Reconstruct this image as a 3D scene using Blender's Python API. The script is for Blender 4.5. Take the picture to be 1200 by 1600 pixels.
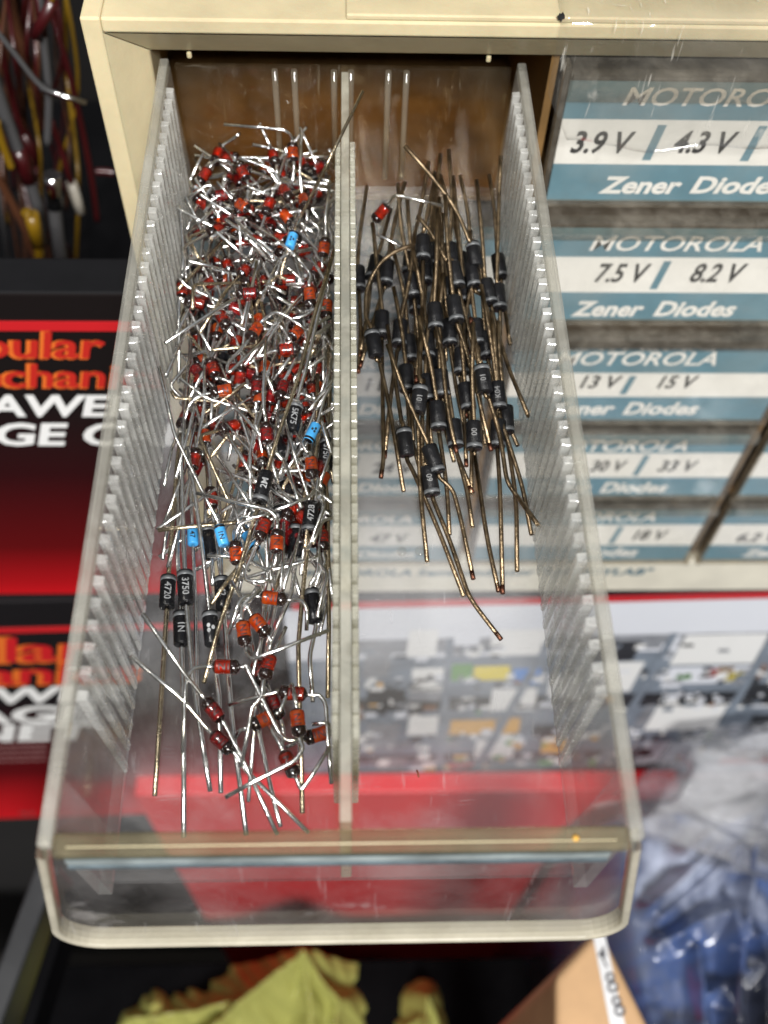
import bpy, bmesh, math, random
from mathutils import Vector, Matrix, Quaternion
from mathutils import noise as mn

# ------------------------------------------------------------------ camera, light, exposure
S = bpy.context.scene
for o in list(bpy.data.objects): bpy.data.objects.remove(o)
HC = 1.35                                   # camera height above the ground (m); all design numbers below are mm from the lens
FPX = 1617.387                              # focal length in pixels of the 1200x1600 frame
ROT = Matrix(((0.99939207, 0.00223765, -0.03479188),
              (-0.02056791, 0.84361602, -0.53655286),
              (0.02815037, 0.53694227, 0.84314919)))
cam = bpy.data.cameras.new('camera'); cam_o = bpy.data.objects.new('camera', cam)
S.collection.objects.link(cam_o); S.camera = cam_o
cam_o.matrix_world = Matrix.Translation((0, 0, HC)) @ ROT.to_4x4()
cam.sensor_fit = 'VERTICAL'; cam.sensor_height = 36; cam.lens = FPX / 1600 * 36
cam.clip_start = 0.005; cam.clip_end = 20
cam.dof.use_dof = True; cam.dof.focus_distance = 0.196; cam.dof.aperture_fstop = 16

W = bpy.data.worlds.new('World'); S.world = W; W.use_nodes = True
nt = W.node_tree; bg = nt.nodes['Background']
tc = nt.nodes.new('ShaderNodeTexCoord'); sx = nt.nodes.new('ShaderNodeSeparateXYZ'); cr = nt.nodes.new('ShaderNodeValToRGB')
nt.links.new(tc.outputs['Generated'], sx.inputs[0]); nt.links.new(sx.outputs['Z'], cr.inputs[0]); nt.links.new(cr.outputs[0], bg.inputs[0])
cr.color_ramp.elements[0].position = 0.0; cr.color_ramp.elements[0].color = (.03, .03, .032, 1)
cr.color_ramp.elements[1].position = 0.9; cr.color_ramp.elements[1].color = (.75, .78, .82, 1)
e = cr.color_ramp.elements.new(.35); e.color = (.16, .16, .165, 1)
bg.inputs[1].default_value = 0.36

def area(name, loc, target, sx_, sy_, power, col=(1, 1, 1)):
    l = bpy.data.lights.new(name, 'AREA'); l.shape = 'RECTANGLE'; l.size = sx_; l.size_y = sy_; l.energy = power; l.color = col
    o = bpy.data.objects.new(name, l); S.collection.objects.link(o)
    p = Vector((loc[0], loc[1], HC + loc[2])); t = Vector((target[0], target[1], HC + target[2]))
    o.location = p; o.rotation_euler = (t - p).to_track_quat('-Z', 'Y').to_euler()
    return o
area('window_light', (.16, -1.30, 1.15), (0, .15, -.25), .50, .40, 72, (1, .985, .96))
area('glint_light', (-.30, -.05, .55), (0, .14, -.17), .07, .07, 3.6, (1, .97, .92))  # small lamp added for hot highlights on the metal leads

S.view_settings.view_transform = 'Standard'; S.view_settings.look = 'None'
S.view_settings.exposure = 0.0; S.view_settings.gamma = 1
S.view_settings.use_curve_mapping = False
S.render.engine = 'CYCLES'
S.cycles.max_bounces = 10; S.cycles.transparent_max_bounces = 64; S.cycles.transmission_bounces = 8
S.cycles.glossy_bounces = 5; S.cycles.diffuse_bounces = 3
S.cycles.caustics_reflective = False; S.cycles.caustics_refractive = False

rnd = random.Random(7)
def U(a, b): return rnd.uniform(a, b)

# ------------------------------------------------------------------ pixel -> point on a plane (mm)
def ray(u, v): return ROT @ Vector((u - 600, 800 - v, -FPX))
def onZ(u, v, z): d = ray(u, v); return d * (z / d.z)
def onY(u, v, y): d = ray(u, v); return d * (y / d.y)
FLOOR = -171.0
def onF(u, v, h): return onZ(u, v, FLOOR + h)

# ------------------------------------------------------------------ materials
def newmat(name):
    m = bpy.data.materials.new(name); m.use_nodes = True
    n = m.node_tree.nodes; n.clear()
    out = n.new('ShaderNodeOutputMaterial')
    return m, m.node_tree, out
def setin(node, **k):
    for a, b in k.items():
        for cand in (a, a.replace('_', ' ')):
            if cand in node.inputs: node.inputs[cand].default_value = b
def c4(c): return (c[0], c[1], c[2], 1)
def noise_node(t, scale, detail=4, rough=.55, coord='Object', stretch=None, dist=0):
    tcn = t.nodes.new('ShaderNodeTexCoord'); nz = t.nodes.new('ShaderNodeTexNoise')
    nz.inputs['Scale'].default_value = scale; nz.inputs['Detail'].default_value = detail; nz.inputs['Roughness'].default_value = rough
    nz.inputs['Distortion'].default_value = dist
    if stretch:
        mp = t.nodes.new('ShaderNodeMapping'); mp.inputs['Scale'].default_value = stretch[:3]
        if len(stretch) > 3: mp.inputs['Rotation'].default_value = stretch[3]
        t.links.new(tcn.outputs[coord], mp.inputs[0]); t.links.new(mp.outputs[0], nz.inputs['Vector'])
    else: t.links.new(tcn.outputs[coord], nz.inputs['Vector'])
    return nz
def ramp(t, src, stops):
    r = t.nodes.new('ShaderNodeValToRGB'); t.links.new(src, r.inputs[0])
    els = r.color_ramp.elements
    while len(els) < len(stops): els.new(.5)
    for el, (p, c) in zip(els, stops):
        el.position = p; el.color = c4(c) if hasattr(c, '__len__') else (c, c, c, 1)
    return r
def pbr(name, col, rough=.5, metal=0, var=0, vscale=200, bump=0, bscale=400, coat=0, spec=.5, col2=None, transl=0, sss=0, emit=None):
    m, t, out = newmat(name); b = t.nodes.new('ShaderNodeBsdfPrincipled'); t.links.new(b.outputs[0], out.inputs[0])
    setin(b, Roughness=rough, Metallic=metal); b.inputs['Base Color'].default_value = c4(col)
    b.inputs['Coat Weight'].default_value = coat; b.inputs['Coat Roughness'].default_value = .08
    b.inputs['Specular IOR Level'].default_value = spec
    if sss:
        b.inputs['Subsurface Weight'].default_value = sss; b.inputs['Subsurface Scale'].default_value = .003
    if var or col2:
        nz = noise_node(t, vscale, 5, .6)
        c2 = col2 or tuple(min(1, c * (1 + var)) for c in col); c1 = col if col2 else tuple(c * (1 - var) for c in col)
        r = ramp(t, nz.outputs[0], [(.35, c1), (.65, c2)]); t.links.new(r.outputs[0], b.inputs['Base Color'])
        mr = t.nodes.new('ShaderNodeMapRange'); t.links.new(nz.outputs[0], mr.inputs[0])
        mr.inputs[3].default_value = max(.02, rough * .75); mr.inputs[4].default_value = min(1, rough * 1.3); t.links.new(mr.outputs[0], b.inputs['Roughness'])
    if bump:
        nb = noise_node(t, bscale, 4, .6); bp = t.nodes.new('ShaderNodeBump'); bp.inputs['Strength'].default_value = bump; bp.inputs['Distance'].default_value = .001
        t.links.new(nb.outputs[0], bp.inputs['Height']); t.links.new(bp.outputs[0], b.inputs['Normal'])
    return m
def clear(name, tint=(.96, .96, .94), haze=.08, hazemax=.4, hscale=120, rough=.06, scratch=.25, hcol=(.8, .8, .78), refl=1.0, bump=.05, bscale=150):
    """thin clear polystyrene: transmits, reflects by fresnel, carries a scratched dusty haze"""
    m, t, out = newmat(name); L = t.links
    tr = t.nodes.new('ShaderNodeBsdfTransparent'); tr.inputs[0].default_value = c4(tint)
    df = t.nodes.new('ShaderNodeBsdfDiffuse'); df.inputs[0].default_value = c4(hcol)
    tl = t.nodes.new('ShaderNodeBsdfTranslucent'); tl.inputs[0].default_value = c4(hcol)
    dm = t.nodes.new('ShaderNodeMixShader'); dm.inputs[0].default_value = .4; L.new(df.outputs[0], dm.inputs[1]); L.new(tl.outputs[0], dm.inputs[2])
    n1 = noise_node(t, hscale, 6, .62, dist=.4); r1 = ramp(t, n1.outputs[0], [(.42, haze), (.72, hazemax)])
    fac = r1.outputs[0]
    if scratch:
        for st, thr in (((120, 900, 60, (0, 0, .5)), .66), ((900, 140, 60, (0, 0, .9)), .67), ((700, 110, 90, (0, 0, -.35)), .69)):
            n2 = noise_node(t, 1.0, 3, .5, stretch=st); r2 = ramp(t, n2.outputs[0], [(thr, 0), (thr + .07, scratch)])
            a = t.nodes.new('ShaderNodeMath'); a.operation = 'ADD'; a.use_clamp = True; L.new(fac, a.inputs[0]); L.new(r2.outputs[0], a.inputs[1]); fac = a.outputs[0]
    mx = t.nodes.new('ShaderNodeMixShader'); L.new(fac, mx.inputs[0]); L.new(tr.outputs[0], mx.inputs[1]); L.new(dm.outputs[0], mx.inputs[2])
    gl = t.nodes.new('ShaderNodeBsdfGlossy'); gl.inputs['Roughness'].default_value = rough
    fr = t.nodes.new('ShaderNodeLayerWeight'); fr.inputs[0].default_value = .5
    pw = t.nodes.new('ShaderNodeMath'); pw.operation = 'POWER'; pw.inputs[1].default_value = 5; L.new(fr.outputs['Facing'], pw.inputs[0])
    fm = t.nodes.new('ShaderNodeMath'); fm.operation = 'MULTIPLY_ADD'; fm.inputs[1].default_value = .75 * refl; fm.inputs[2].default_value = .045 * refl; fm.use_clamp = True; L.new(pw.outputs[0], fm.inputs[0])
    if bump:
        nb = noise_node(t, bscale, 3, .5); bp = t.nodes.new('ShaderNodeBump'); bp.inputs['Strength'].default_value = bump; bp.inputs['Distance'].default_value = .001
        L.new(nb.outputs[0], bp.inputs['Height']); L.new(bp.outputs[0], gl.inputs['Normal']); L.new(bp.outputs[0], fr.inputs['Normal'])
    m2 = t.nodes.new('ShaderNodeMixShader'); L.new(fm.outputs[0], m2.inputs[0]); L.new(mx.outputs[0], m2.inputs[1]); L.new(gl.outputs[0], m2.inputs[2])
    L.new(m2.outputs[0], out.inputs[0])
    return m

M = {}
M['beige'] = pbr('beige_plastic', (.50, .425, .265), .36, var=.14, vscale=30, bump=.08, bscale=500, sss=.15)
M['shaded_brown'] = pbr('brown_interior', (.15, .085, .030), .45, var=.35, vscale=40)  # interior brown taken darker, the cavity's shade put into its colour
M['ink'] = pbr('black_ink', (.012, .012, .012), .5)
M['clear_wall'] = clear('clear_side_wall', (.975, .975, .96), .13, .36, 45, .12, .18)
M['clear_rib'] = clear('frosted_rib', (.965, .965, .955), .18, .48, 180, .10, .15, hcol=(.92, .92, .89), bump=.2, bscale=300)
M['clear_rim'] = clear('clear_rim', (.95, .94, .90), .18, .44, 70, .08, .15, hcol=(.72, .71, .65))
M['clear_floor'] = clear('scratched_floor', (.985, .985, .985), .04, .27, 22, .08, .10, hcol=(.86, .86, .88), bump=.06, bscale=60)
M['clear_front'] = clear('clear_front', (.975, .975, .97), .01, .09, 60, .10, .12, hcol=(.75, .72, .72))
M['clear_edge'] = clear('front_edge', (.9, .87, .76), .55, .8, 80, .2, 0, hcol=(.72, .68, .56))
M['clear_olive'] = clear('front_lip', (.82, .77, .62), .10, .30, 50, .08, .1, hcol=(.50, .45, .32))
M['clear_plate'] = clear('drawer_plate', (.985, .98, .97), .02, .11, 60, .07, .05, hcol=(.7, .68, .62))
M['clear_lip'] = clear('plate_lip', (.86, .83, .77), .10, .35, 120, .1, .1, hcol=(.55, .5, .42), bump=.3)
M['clear_back'] = clear('clear_back', (.93, .84, .66), .008, .05, 60, .08, .12, hcol=(.6, .55, .45))
M['ridge'] = clear('back_ridge', (.9, .84, .7), .16, .25, 60, .05, 0, hcol=(.6, .55, .45))
M['tray'] = clear('amber_tray', (.70, .60, .45), .15, .3, 60, .1, .1, hcol=(.4, .32, .2))
M['divider'] = clear('divider_plastic', (.96, .95, .88), .30, .52, 140, .12, 0, hcol=(.84, .82, .70))
M['divider_rib'] = clear('divider_rib', (.96, .95, .90), .22, .48, 260, .12, 0, hcol=(.82, .81, .72))
M['film'] = clear('clear_film', (.992, .992, .99), .01, .07, 40, .05, .3, hcol=(.85, .82, .75), refl=1.0, bump=.5, bscale=60)
M['label_blue'] = pbr('label_blue', (.12, .245, .31), .55, var=.10, vscale=90)
M['label_white'] = pbr('label_white', (.84, .83, .79), .6, var=.05, vscale=60)
M['label_text'] = pbr('label_black', (.02, .02, .022), .5)
M['strip'] = pbr('strip_cream', (.58, .55, .46), .5, var=.07, vscale=60)
M['strip_text'] = pbr('strip_text', (.05, .12, .16), .5)
M['card_grey'] = pbr('card_grey_blue', (.07, .095, .11), .5, var=.4, vscale=160)
M['card_pale'] = pbr('card_pale', (.22, .25, .25), .5, var=.3, vscale=140)
M['lip_glint'] = pbr('lip_glint', (.62, .55, .36), .3)
M['silver'] = pbr('tinned_lead', (.80, .795, .78), .18, 1, var=.18, vscale=500, bump=.08, bscale=700)
M['brass'] = pbr('brassy_lead', (.52, .43, .30), .25, 1, var=.3, vscale=500, bump=.25, bscale=900)
M['bronze'] = pbr('tarnished_lead', (.25, .185, .115), .36, 1, var=.5, vscale=400, bump=.3, bscale=900)
M['copper'] = pbr('copper_tip', (.13, .055, .035), .5, 1, var=.3, vscale=900)
M['black_body'] = pbr('black_epoxy', (.006, .006, .007), .25, var=.2, vscale=600, bump=.15, bscale=900, spec=.38)
M['black_dull'] = pbr('dull_black_epoxy', (.007, .007, .008), .34, var=.3, vscale=500, bump=.3, bscale=900, spec=.28)
M['faint_mark'] = pbr('faint_print', (.13, .13, .13), .5, var=.3, vscale=900)
M['grey_mark'] = pbr('grey_print', (.26, .265, .27), .5, var=.3, vscale=900)
M['grey_band'] = pbr('grey_band', (.10, .105, .11), .42, var=.3, vscale=900)
M['dark_mark'] = pbr('dark_print', (.03, .008, .006), .45)
M['blue_body'] = pbr('blue_body', (.05, .30, .62), .3, var=.1, vscale=500, coat=.5)
def glassmat(name, tint, c, c2):
    """tinted glass tube: lets the tinted slug show through, strong clear reflections"""
    m, t, out = newmat(name); L = t.links
    tr = t.nodes.new('ShaderNodeBsdfTransparent'); tr.inputs[0].default_value = c4(tint)
    df = t.nodes.new('ShaderNodeBsdfDiffuse'); nz = noise_node(t, 600, 3, .5); r = ramp(t, nz.outputs[0], [(.35, c), (.68, c2)]); L.new(r.outputs[0], df.inputs[0])
    tl = t.nodes.new('ShaderNodeBsdfTranslucent'); L.new(r.outputs[0], tl.inputs[0])
    a = t.nodes.new('ShaderNodeMixShader'); a.inputs[0].default_value = .45; L.new(df.outputs[0], a.inputs[1]); L.new(tl.outputs[0], a.inputs[2])
    mx = t.nodes.new('ShaderNodeMixShader'); mx.inputs[0].default_value = .50; L.new(tr.outputs[0], mx.inputs[1]); L.new(a.outputs[0], mx.inputs[2])
    gl = t.nodes.new('ShaderNodeBsdfGlossy'); gl.inputs['Roughness'].default_value = .05
    fr = t.nodes.new('ShaderNodeLayerWeight'); pw = t.nodes.new('ShaderNodeMath'); pw.operation = 'POWER'; pw.inputs[1].default_value = 4; L.new(fr.outputs['Facing'], pw.inputs[0])
    fm = t.nodes.new('ShaderNodeMath'); fm.operation = 'MULTIPLY_ADD'; fm.inputs[1].default_value = .6; fm.inputs[2].default_value = .09; L.new(pw.outputs[0], fm.inputs[0])
    m2 = t.nodes.new('ShaderNodeMixShader'); L.new(fm.outputs[0], m2.inputs[0]); L.new(mx.outputs[0], m2.inputs[1]); L.new(gl.outputs[0], m2.inputs[2]); L.new(m2.outputs[0], out.inputs[0])
    return m
M['glass_orange'] = glassmat('orange_glass', (.95, .22, .05), (.50, .045, .006), (.75, .15, .022))
M['glass_red'] = glassmat('red_glass', (.85, .09, .03), (.26, .012, .004), (.52, .04, .010))
M['glass_crimson'] = glassmat('crimson_glass', (.75, .05, .05), (.18, .006, .007), (.42, .02, .022))
M['slug'] = pbr('copper_clad_slug', (.62, .30, .14), .35, .6, var=.35, vscale=900)
M['glass_end'] = pbr('dark_glass_end', (.010, .004, .003), .08, coat=.7)
M['carton_black'] = pbr('carton_black', (.006, .006, .007), .6, var=.2, vscale=20, spec=.15)
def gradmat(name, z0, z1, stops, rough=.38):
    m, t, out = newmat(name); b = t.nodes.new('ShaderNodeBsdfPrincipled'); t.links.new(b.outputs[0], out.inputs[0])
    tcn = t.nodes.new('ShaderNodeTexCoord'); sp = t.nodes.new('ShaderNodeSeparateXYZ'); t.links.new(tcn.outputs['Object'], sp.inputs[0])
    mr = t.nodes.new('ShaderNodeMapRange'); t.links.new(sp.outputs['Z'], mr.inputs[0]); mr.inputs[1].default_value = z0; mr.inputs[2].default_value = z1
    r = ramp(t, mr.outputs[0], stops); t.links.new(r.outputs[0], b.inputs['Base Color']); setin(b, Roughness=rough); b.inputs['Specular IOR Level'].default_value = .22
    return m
M['print_red'] = pbr('print_red', (.46, .012, .016), .4)
M['print_orange'] = pbr('print_orange', (.62, .13, .02), .4)
M['print_letter_red'] = pbr('print_letter_red', (.42, .018, .012), .4)
M['print_white'] = pbr('print_white', (.70, .70, .69), .42)
M['print_pale'] = pbr('print_pale', (.62, .64, .69), .4, var=.04, vscale=10)
M['print_grey'] = pbr('print_grey', (.20, .21, .23), .4, var=.3, vscale=60)
M['print_dark'] = pbr('print_dark', (.015, .016, .018), .4, var=.4, vscale=80)
M['print_slate'] = pbr('print_slate', (.16, .19, .23), .4, var=.2, vscale=60)
M['print_yellow'] = pbr('print_yellow', (.68, .55, .03), .4)
M['print_blue'] = pbr('print_blue', (.05, .20, .55), .4)
M['print_green'] = pbr('print_green', (.10, .26, .06), .4)
M['print_amber'] = pbr('print_amber', (.60, .33, .06), .4)
M['print_brown'] = pbr('print_brown', (.20, .09, .04), .4)
M['print_faint'] = pbr('print_faint', (.22, .11, .11), .4)
M['red_box'] = pbr('red_carton', (.60, .012, .018), .36, var=.06, vscale=12)
M['kraft'] = pbr('kraft_board', (.47, .29, .15), .7, var=.08, vscale=40, bump=.1, bscale=200)
M['paper'] = pbr('paper_strip', (.62, .62, .63), .6, var=.05, vscale=60)
M['pencil'] = pbr('pencil_mark', (.12, .12, .13), .6)
M['black_plastic'] = pbr('black_plastic', (.004, .004, .0045), .8, var=.2, vscale=30, spec=.0)
M['grey_plastic'] = pbr('grey_plastic', (.022, .023, .025), .3, var=.2, vscale=30)
M['ground'] = pbr('dark_ground', (.022, .018, .015), .8, var=.4, vscale=8, bump=.2, bscale=60)
M['backdrop'] = pbr('dark_backdrop', (.006, .005, .005), .9)
M['w_red'] = pbr('red_wire', (.036, .003, .004), .35, coat=.3)  # wire colours darkened to carry the shade they hang in
M['w_grey'] = pbr('grey_wire', (.055, .055, .057), .35, coat=.3)
M['w_white'] = pbr('white_wire', (.28, .26, .22), .4)
M['w_yellow'] = pbr('yellow_wire', (.15, .085, .004), .35, coat=.3)
M['w_brown'] = pbr('brown_wire', (.06, .022, .01), .4)
M['w_chrome'] = pbr('chrome', (.75, .75, .76), .15, 1)
M['rust'] = pbr('rust_chip', (.20, .05, .02), .7)

# ------------------------------------------------------------------ mesh building (mm, from the lens)
COL = S.collection
class MB:
    def __init__(s): s.v = []; s.f = []; s.m = []; s.sm = []
    def add(s, verts, faces, mi=0, smooth=False):
        k = len(s.v); s.v += [Vector(p) for p in verts]; s.f += [[i + k for i in f] for f in faces]; s.m += [mi] * len(faces); s.sm += [smooth] * len(faces); return s
    def box(s, x0, x1, y0, y1, z0, z1, mi=0):
        return s.add([(x0, y0, z0), (x1, y0, z0), (x1, y1, z0), (x0, y1, z0), (x0, y0, z1), (x1, y0, z1), (x1, y1, z1), (x0, y1, z1)],
                     [(3, 2, 1, 0), (4, 5, 6, 7), (0, 1, 5, 4), (1, 2, 6, 5), (2, 3, 7, 6), (3, 0, 4, 7)], mi)
    def hexa(s, p, mi=0):   # 8 points, bottom loop then top loop
        return s.add(p, [(3, 2, 1, 0), (4, 5, 6, 7), (0, 1, 5, 4), (1, 2, 6, 5), (2, 3, 7, 6), (3, 0, 4, 7)], mi)
    def tube(s, pts, r, n=8, mi=0, closed=False, r2=None):
        pts = [Vector(p) for p in pts]; N = len(pts); t0 = (pts[1] - pts[0]).normalized()
        a = t0.orthogonal().normalized(); k = len(s.v); prev = t0
        for i, p in enumerate(pts):
            t = ((pts[min(i + 1, N - 1)] - pts[max(i - 1, 0)])).normalized()
            q = prev.rotation_difference(t); a = (q @ a); a = (a - t * a.dot(t)).normalized(); b = t.cross(a); prev = t
            rr = r if r2 is None else r + (r2 - r) * i / (N - 1)
            for j in range(n):
                w = 2 * math.pi * j / n; s.v.append(p + (a * math.cos(w) + b * math.sin(w)) * rr)
        for i in range(N - 1):
            for j in range(n):
                j2 = (j + 1) % n
                s.f.append([k + i * n + j, k + i * n + j2, k + (i + 1) * n + j2, k + (i + 1) * n + j]); s.m.append(mi); s.sm.append(True)
        s.f.append([k + j for j in range(n)][::-1]); s.m.append(mi); s.sm.append(False)
        s.f.append([k + (N - 1) * n + j for j in range(n)]); s.m.append(mi); s.sm.append(False)
        return s
    def lathe(s, prof, n=20, mi=0):   # prof: (r, z) list about z
        k = len(s.v)
        for r, z in prof:
            for j in range(n):
                w = 2 * math.pi * j / n; s.v.append(Vector((r * math.cos(w), r * math.sin(w), z)))
        for i in range(len(prof) - 1):
            for j in range(n):
                j2 = (j + 1) % n; s.f.append([k + i * n + j, k + i * n + j2, k + (i + 1) * n + j2, k + (i + 1) * n + j]); s.m.append(mi); s.sm.append(True)
        s.f.append([k + j for j in range(n)][::-1]); s.m.append(mi); s.sm.append(False)
        s.f.append([k + (len(prof) - 1) * n + j for j in range(n)]); s.m.append(mi); s.sm.append(False)
        return s
    def quad(s, a, b, c, d, mi=0): return s.add([a, b, c, d], [(0, 1, 2, 3)], mi)
    def mesh(s, name, mats, org=None):
        me = bpy.data.meshes.new(name)
        o = Vector((0, 0, 0)) if org is None else Vector(org)
        me.from_pydata([((p - o) * .001)[:] for p in s.v], [], s.f); 
        for mt in (mats if isinstance(mats, (list, tuple)) else [mats]): me.materials.append(mt)
        me.polygons.foreach_set('material_index', s.m); me.polygons.foreach_set('use_smooth', s.sm)
        me.validate(); me.update(); return me
def world(p): return Vector((p[0] * .001, p[1] * .001, HC + p[2] * .001))
def tag(o, label=None, cat=None, group=None, kind=None):
    if label: o['label'] = label
    if cat: o['category'] = cat
    if group: o['group'] = group
    if kind: o['kind'] = kind
    return o
def empty(name, org, label, cat, group=None):
    o = bpy.data.objects.new(name, None); COL.objects.link(o); o.location = world(org); o.empty_display_size = .005
    o['org'] = [float(c) for c in org]
    return tag(o, label, cat, group)
def put(name, mb, mats, parent=None, org=None, bevel=0, seg=2, label=None):
    """link one mesh; vertices are given in mm from the lens, origin at org (or at the top-level parent's base)"""
    if parent is not None:
        root = parent
        org = Vector(root['org'])
    elif org is None:
        org = Vector((0, 0, 0))
        for p in mb.v: org += p
        org /= max(1, len(mb.v)); org.z = min(p.z for p in mb.v)
    me = mb.mesh(name, mats, org); o = bpy.data.objects.new(name, me); COL.objects.link(o)
    o['org'] = [float(c) for c in org]
    if parent is not None: o.parent = parent
    else: o.location = world(org)
    if bevel:
        b = o.modifiers.new('bevel', 'BEVEL'); b.width = bevel * .001; b.segments = seg; b.limit_method = 'ANGLE'; b.angle_limit = math.radians(40)
    if label: o['label'] = label
    return o

# text -> flat vertices (mm) in a local x/y frame
_tc = {}
def text_geo(s, size, shear=0, offset=0, spacing=1.0, ext=0):
    key = (s, size, shear, offset, spacing, ext)
    if key in _tc: return _tc[key]
    cu = bpy.data.curves.new('lettering', 'FONT'); cu.body = s; cu.size = size; cu.shear = shear; cu.offset = offset; cu.space_character = spacing
    cu.resolution_u = 3; cu.extrude = ext
    o = bpy.data.objects.new('lettering', cu); COL.objects.link(o)
    me = bpy.data.meshes.new_from_object(o.evaluated_get(bpy.context.evaluated_depsgraph_get()))
    vs = [v.co.copy() for v in me.vertices]; fs = [list(p.vertices) for p in me.polygons]
    bpy.data.objects.remove(o); bpy.data.curves.remove(cu); bpy.data.meshes.remove(me)
    _tc[key] = (vs, fs); return vs, fs
def text_w(s, size, **k):
    vs, _ = text_geo(s, size, **k); return max(v.x for v in vs)
def add_text(mb, s, size, org, xa, za, mi=0, wide=1.0, tall=1.0, **k):
    """lay text flat: local x along xa, local y along za (unit vectors)"""
    vs, fs = text_geo(s, size, **k); org = Vector(org); xa = Vector(xa); za = Vector(za)
    mb.add([org + xa * (v.x * wide) + za * (v.y * tall) for v in vs], fs, mi)

def fit_text(mb, s, u0, u1, vb, vt, y, mi=0, shear=.22, off=.035):
    a, b, c = onY(u0, vb, y), onY(u1, vb, y), onY(u0, vt, y)
    size = (c.z - a.z) / .70; vs, _ = text_geo(s, size, shear=shear, offset=off * size)
    lo, hi = min(v.x for v in vs), max(v.x for v in vs); wd = (b.x - a.x) / (hi - lo)
    add_text(mb, s, size, (a.x - lo * wd, y, a.z), (1, 0, 0), (0, 0, 1), mi, wide=wd, shear=shear, offset=off * size)
X1, Z1 = Vector((1, 0, 0)), Vector((0, 0, 1))
GZ = -HC * 1000                                     # ground, mm from the lens

# ------------------------------------------------------------------ the setting
g = MB().box(-1500, 1500, -1200, 1500, GZ - 20, GZ)
tag(put('ground', g, M['ground']), kind='structure')
g = MB().box(-1500, 1500, 1200, 1220, GZ, 900)
tag(put('back_wall', g, M['backdrop']), kind='structure')

# ------------------------------------------------------------------ cartons under and beside the cabinet
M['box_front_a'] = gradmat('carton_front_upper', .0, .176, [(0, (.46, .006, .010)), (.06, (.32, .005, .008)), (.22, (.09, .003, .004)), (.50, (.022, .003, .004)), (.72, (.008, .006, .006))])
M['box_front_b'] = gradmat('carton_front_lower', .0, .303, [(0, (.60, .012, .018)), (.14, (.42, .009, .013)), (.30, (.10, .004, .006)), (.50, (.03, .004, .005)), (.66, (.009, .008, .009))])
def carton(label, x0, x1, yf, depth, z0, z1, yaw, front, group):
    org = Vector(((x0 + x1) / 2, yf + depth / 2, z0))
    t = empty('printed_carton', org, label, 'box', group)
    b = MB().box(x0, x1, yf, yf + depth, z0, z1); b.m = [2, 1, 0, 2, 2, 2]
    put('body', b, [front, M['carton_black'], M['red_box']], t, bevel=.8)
    return t
def turn(t, yaw, about):
    """rotate a finished thing about a vertical axis through a point (mm)"""
    c = world(about); t.matrix_world = Matrix.Translation(c) @ Matrix.Rotation(yaw, 4, 'Z') @ Matrix.Translation(-c) @ Matrix.Translation(world(t['org']))
def brand(mb, yf, rows):
    for (s, pre, u, vb, vt, mi, sh, off) in rows:
        wd = 1.10 if sh < .28 else 1.14
        base = onY(u, vb, yf); top = onY(u, vt, yf)
        cap = top.z - base.z; size = cap / .70
        w = text_w(pre, size, shear=sh, offset=off * size)
        add_text(mb, s, size, (base.x - w * wd, yf - .5, base.z), X1, Z1, mi, wide=wd, shear=sh, offset=off * size)
yf = 205.0
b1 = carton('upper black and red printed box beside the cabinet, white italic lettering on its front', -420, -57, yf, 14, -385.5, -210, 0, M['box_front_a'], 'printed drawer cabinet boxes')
d = MB(); d.box(-420, -57, yf - .3, yf, -224.8, -221.0)
put('red_stripe', d, M['print_red'], b1)
d = MB()
ROWS_A = [('Popular', 'Popular', 172, 557, 517, 0, .25, .018), ('Mechanics', 'Mechan', 170, 603, 567, 0, .25, .018)]
brand(d, yf, ROWS_A)
put('title_lettering', d, M['print_letter_red'], b1)
d = MB(); 
brand(d, yf + .15, [(a, b_, u, vb + 1, vt - .5, 0, sh, off + .010) for (a, b_, u, vb, vt, mi, sh, off) in ROWS_A])
put('title_outline', d, M['print_orange'], b1)
d = MB(); brand(d, yf, [('DRAWER', 'DRAWE', 184, 648, 616, 0, .3, .03), ('STORAGE CABINET', 'STORAGE C', 204, 693, 660, 0, .3, .03)])
put('white_lettering', d, M['print_white'], b1)

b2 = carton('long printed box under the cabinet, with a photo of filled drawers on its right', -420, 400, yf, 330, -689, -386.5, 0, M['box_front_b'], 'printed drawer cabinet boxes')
d = MB(); d.box(-420, -32, yf - .3, yf, -414.5, -410)
z_pt = -399.0; z_pb = -634.0
d.box(-24, 400, yf - .35, yf, z_pt - .5, z_pt + 5.0)
put('red_stripe', d, M['print_red'], b2)
d = MB(); rb = [('Popular', 'Popula', 95, 1021, 984, 0, .25, .018), ('Mechanics', 'Mechana'[:6], 92, 1056, 1024, 0, .25, .018)]
brand(d, yf, rb); put('title_lettering', d, M['print_red'], b2)
d = MB(); brand(d, yf + .15, [(a, b_, u - 2, vb + 2, vt - 1, 0, sh, off + .016) for (a, b_, u, vb, vt, mi, sh, off) in rb]); put('title_outline', d, M['print_orange'], b2)
d = MB(); brand(d, yf, [('DRAWER', 'DRAW', 116, 1085, 1062, 0, .3, .04), ('STORAGE', 'STORAG', 108, 1116, 1092, 0, .3, .04), ('CABINET', 'CABINE', 102, 1144, 1120, 0, .3, .04)])
put('white_lettering', d, M['print_white'], b2)
d = MB()
for k, vv in enumerate((1154, 1162, 1170, 1178)):
    p = onY(-40, vv, yf); q = onY(75, vv, yf); x = p.x
    while x < q.x:
        w = U(1.2, 3.6); d.box(x, min(x + w, q.x), yf - .25, yf, p.z - 1.3, p.z + 1.3); x += w + U(.6, 1)
p = onY(35, 1262, yf); add_text(d, '97', 10, (p.x, yf - .3, p.z), X1, Z1)
put('small_print', d, M['print_faint'], b2)
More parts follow.
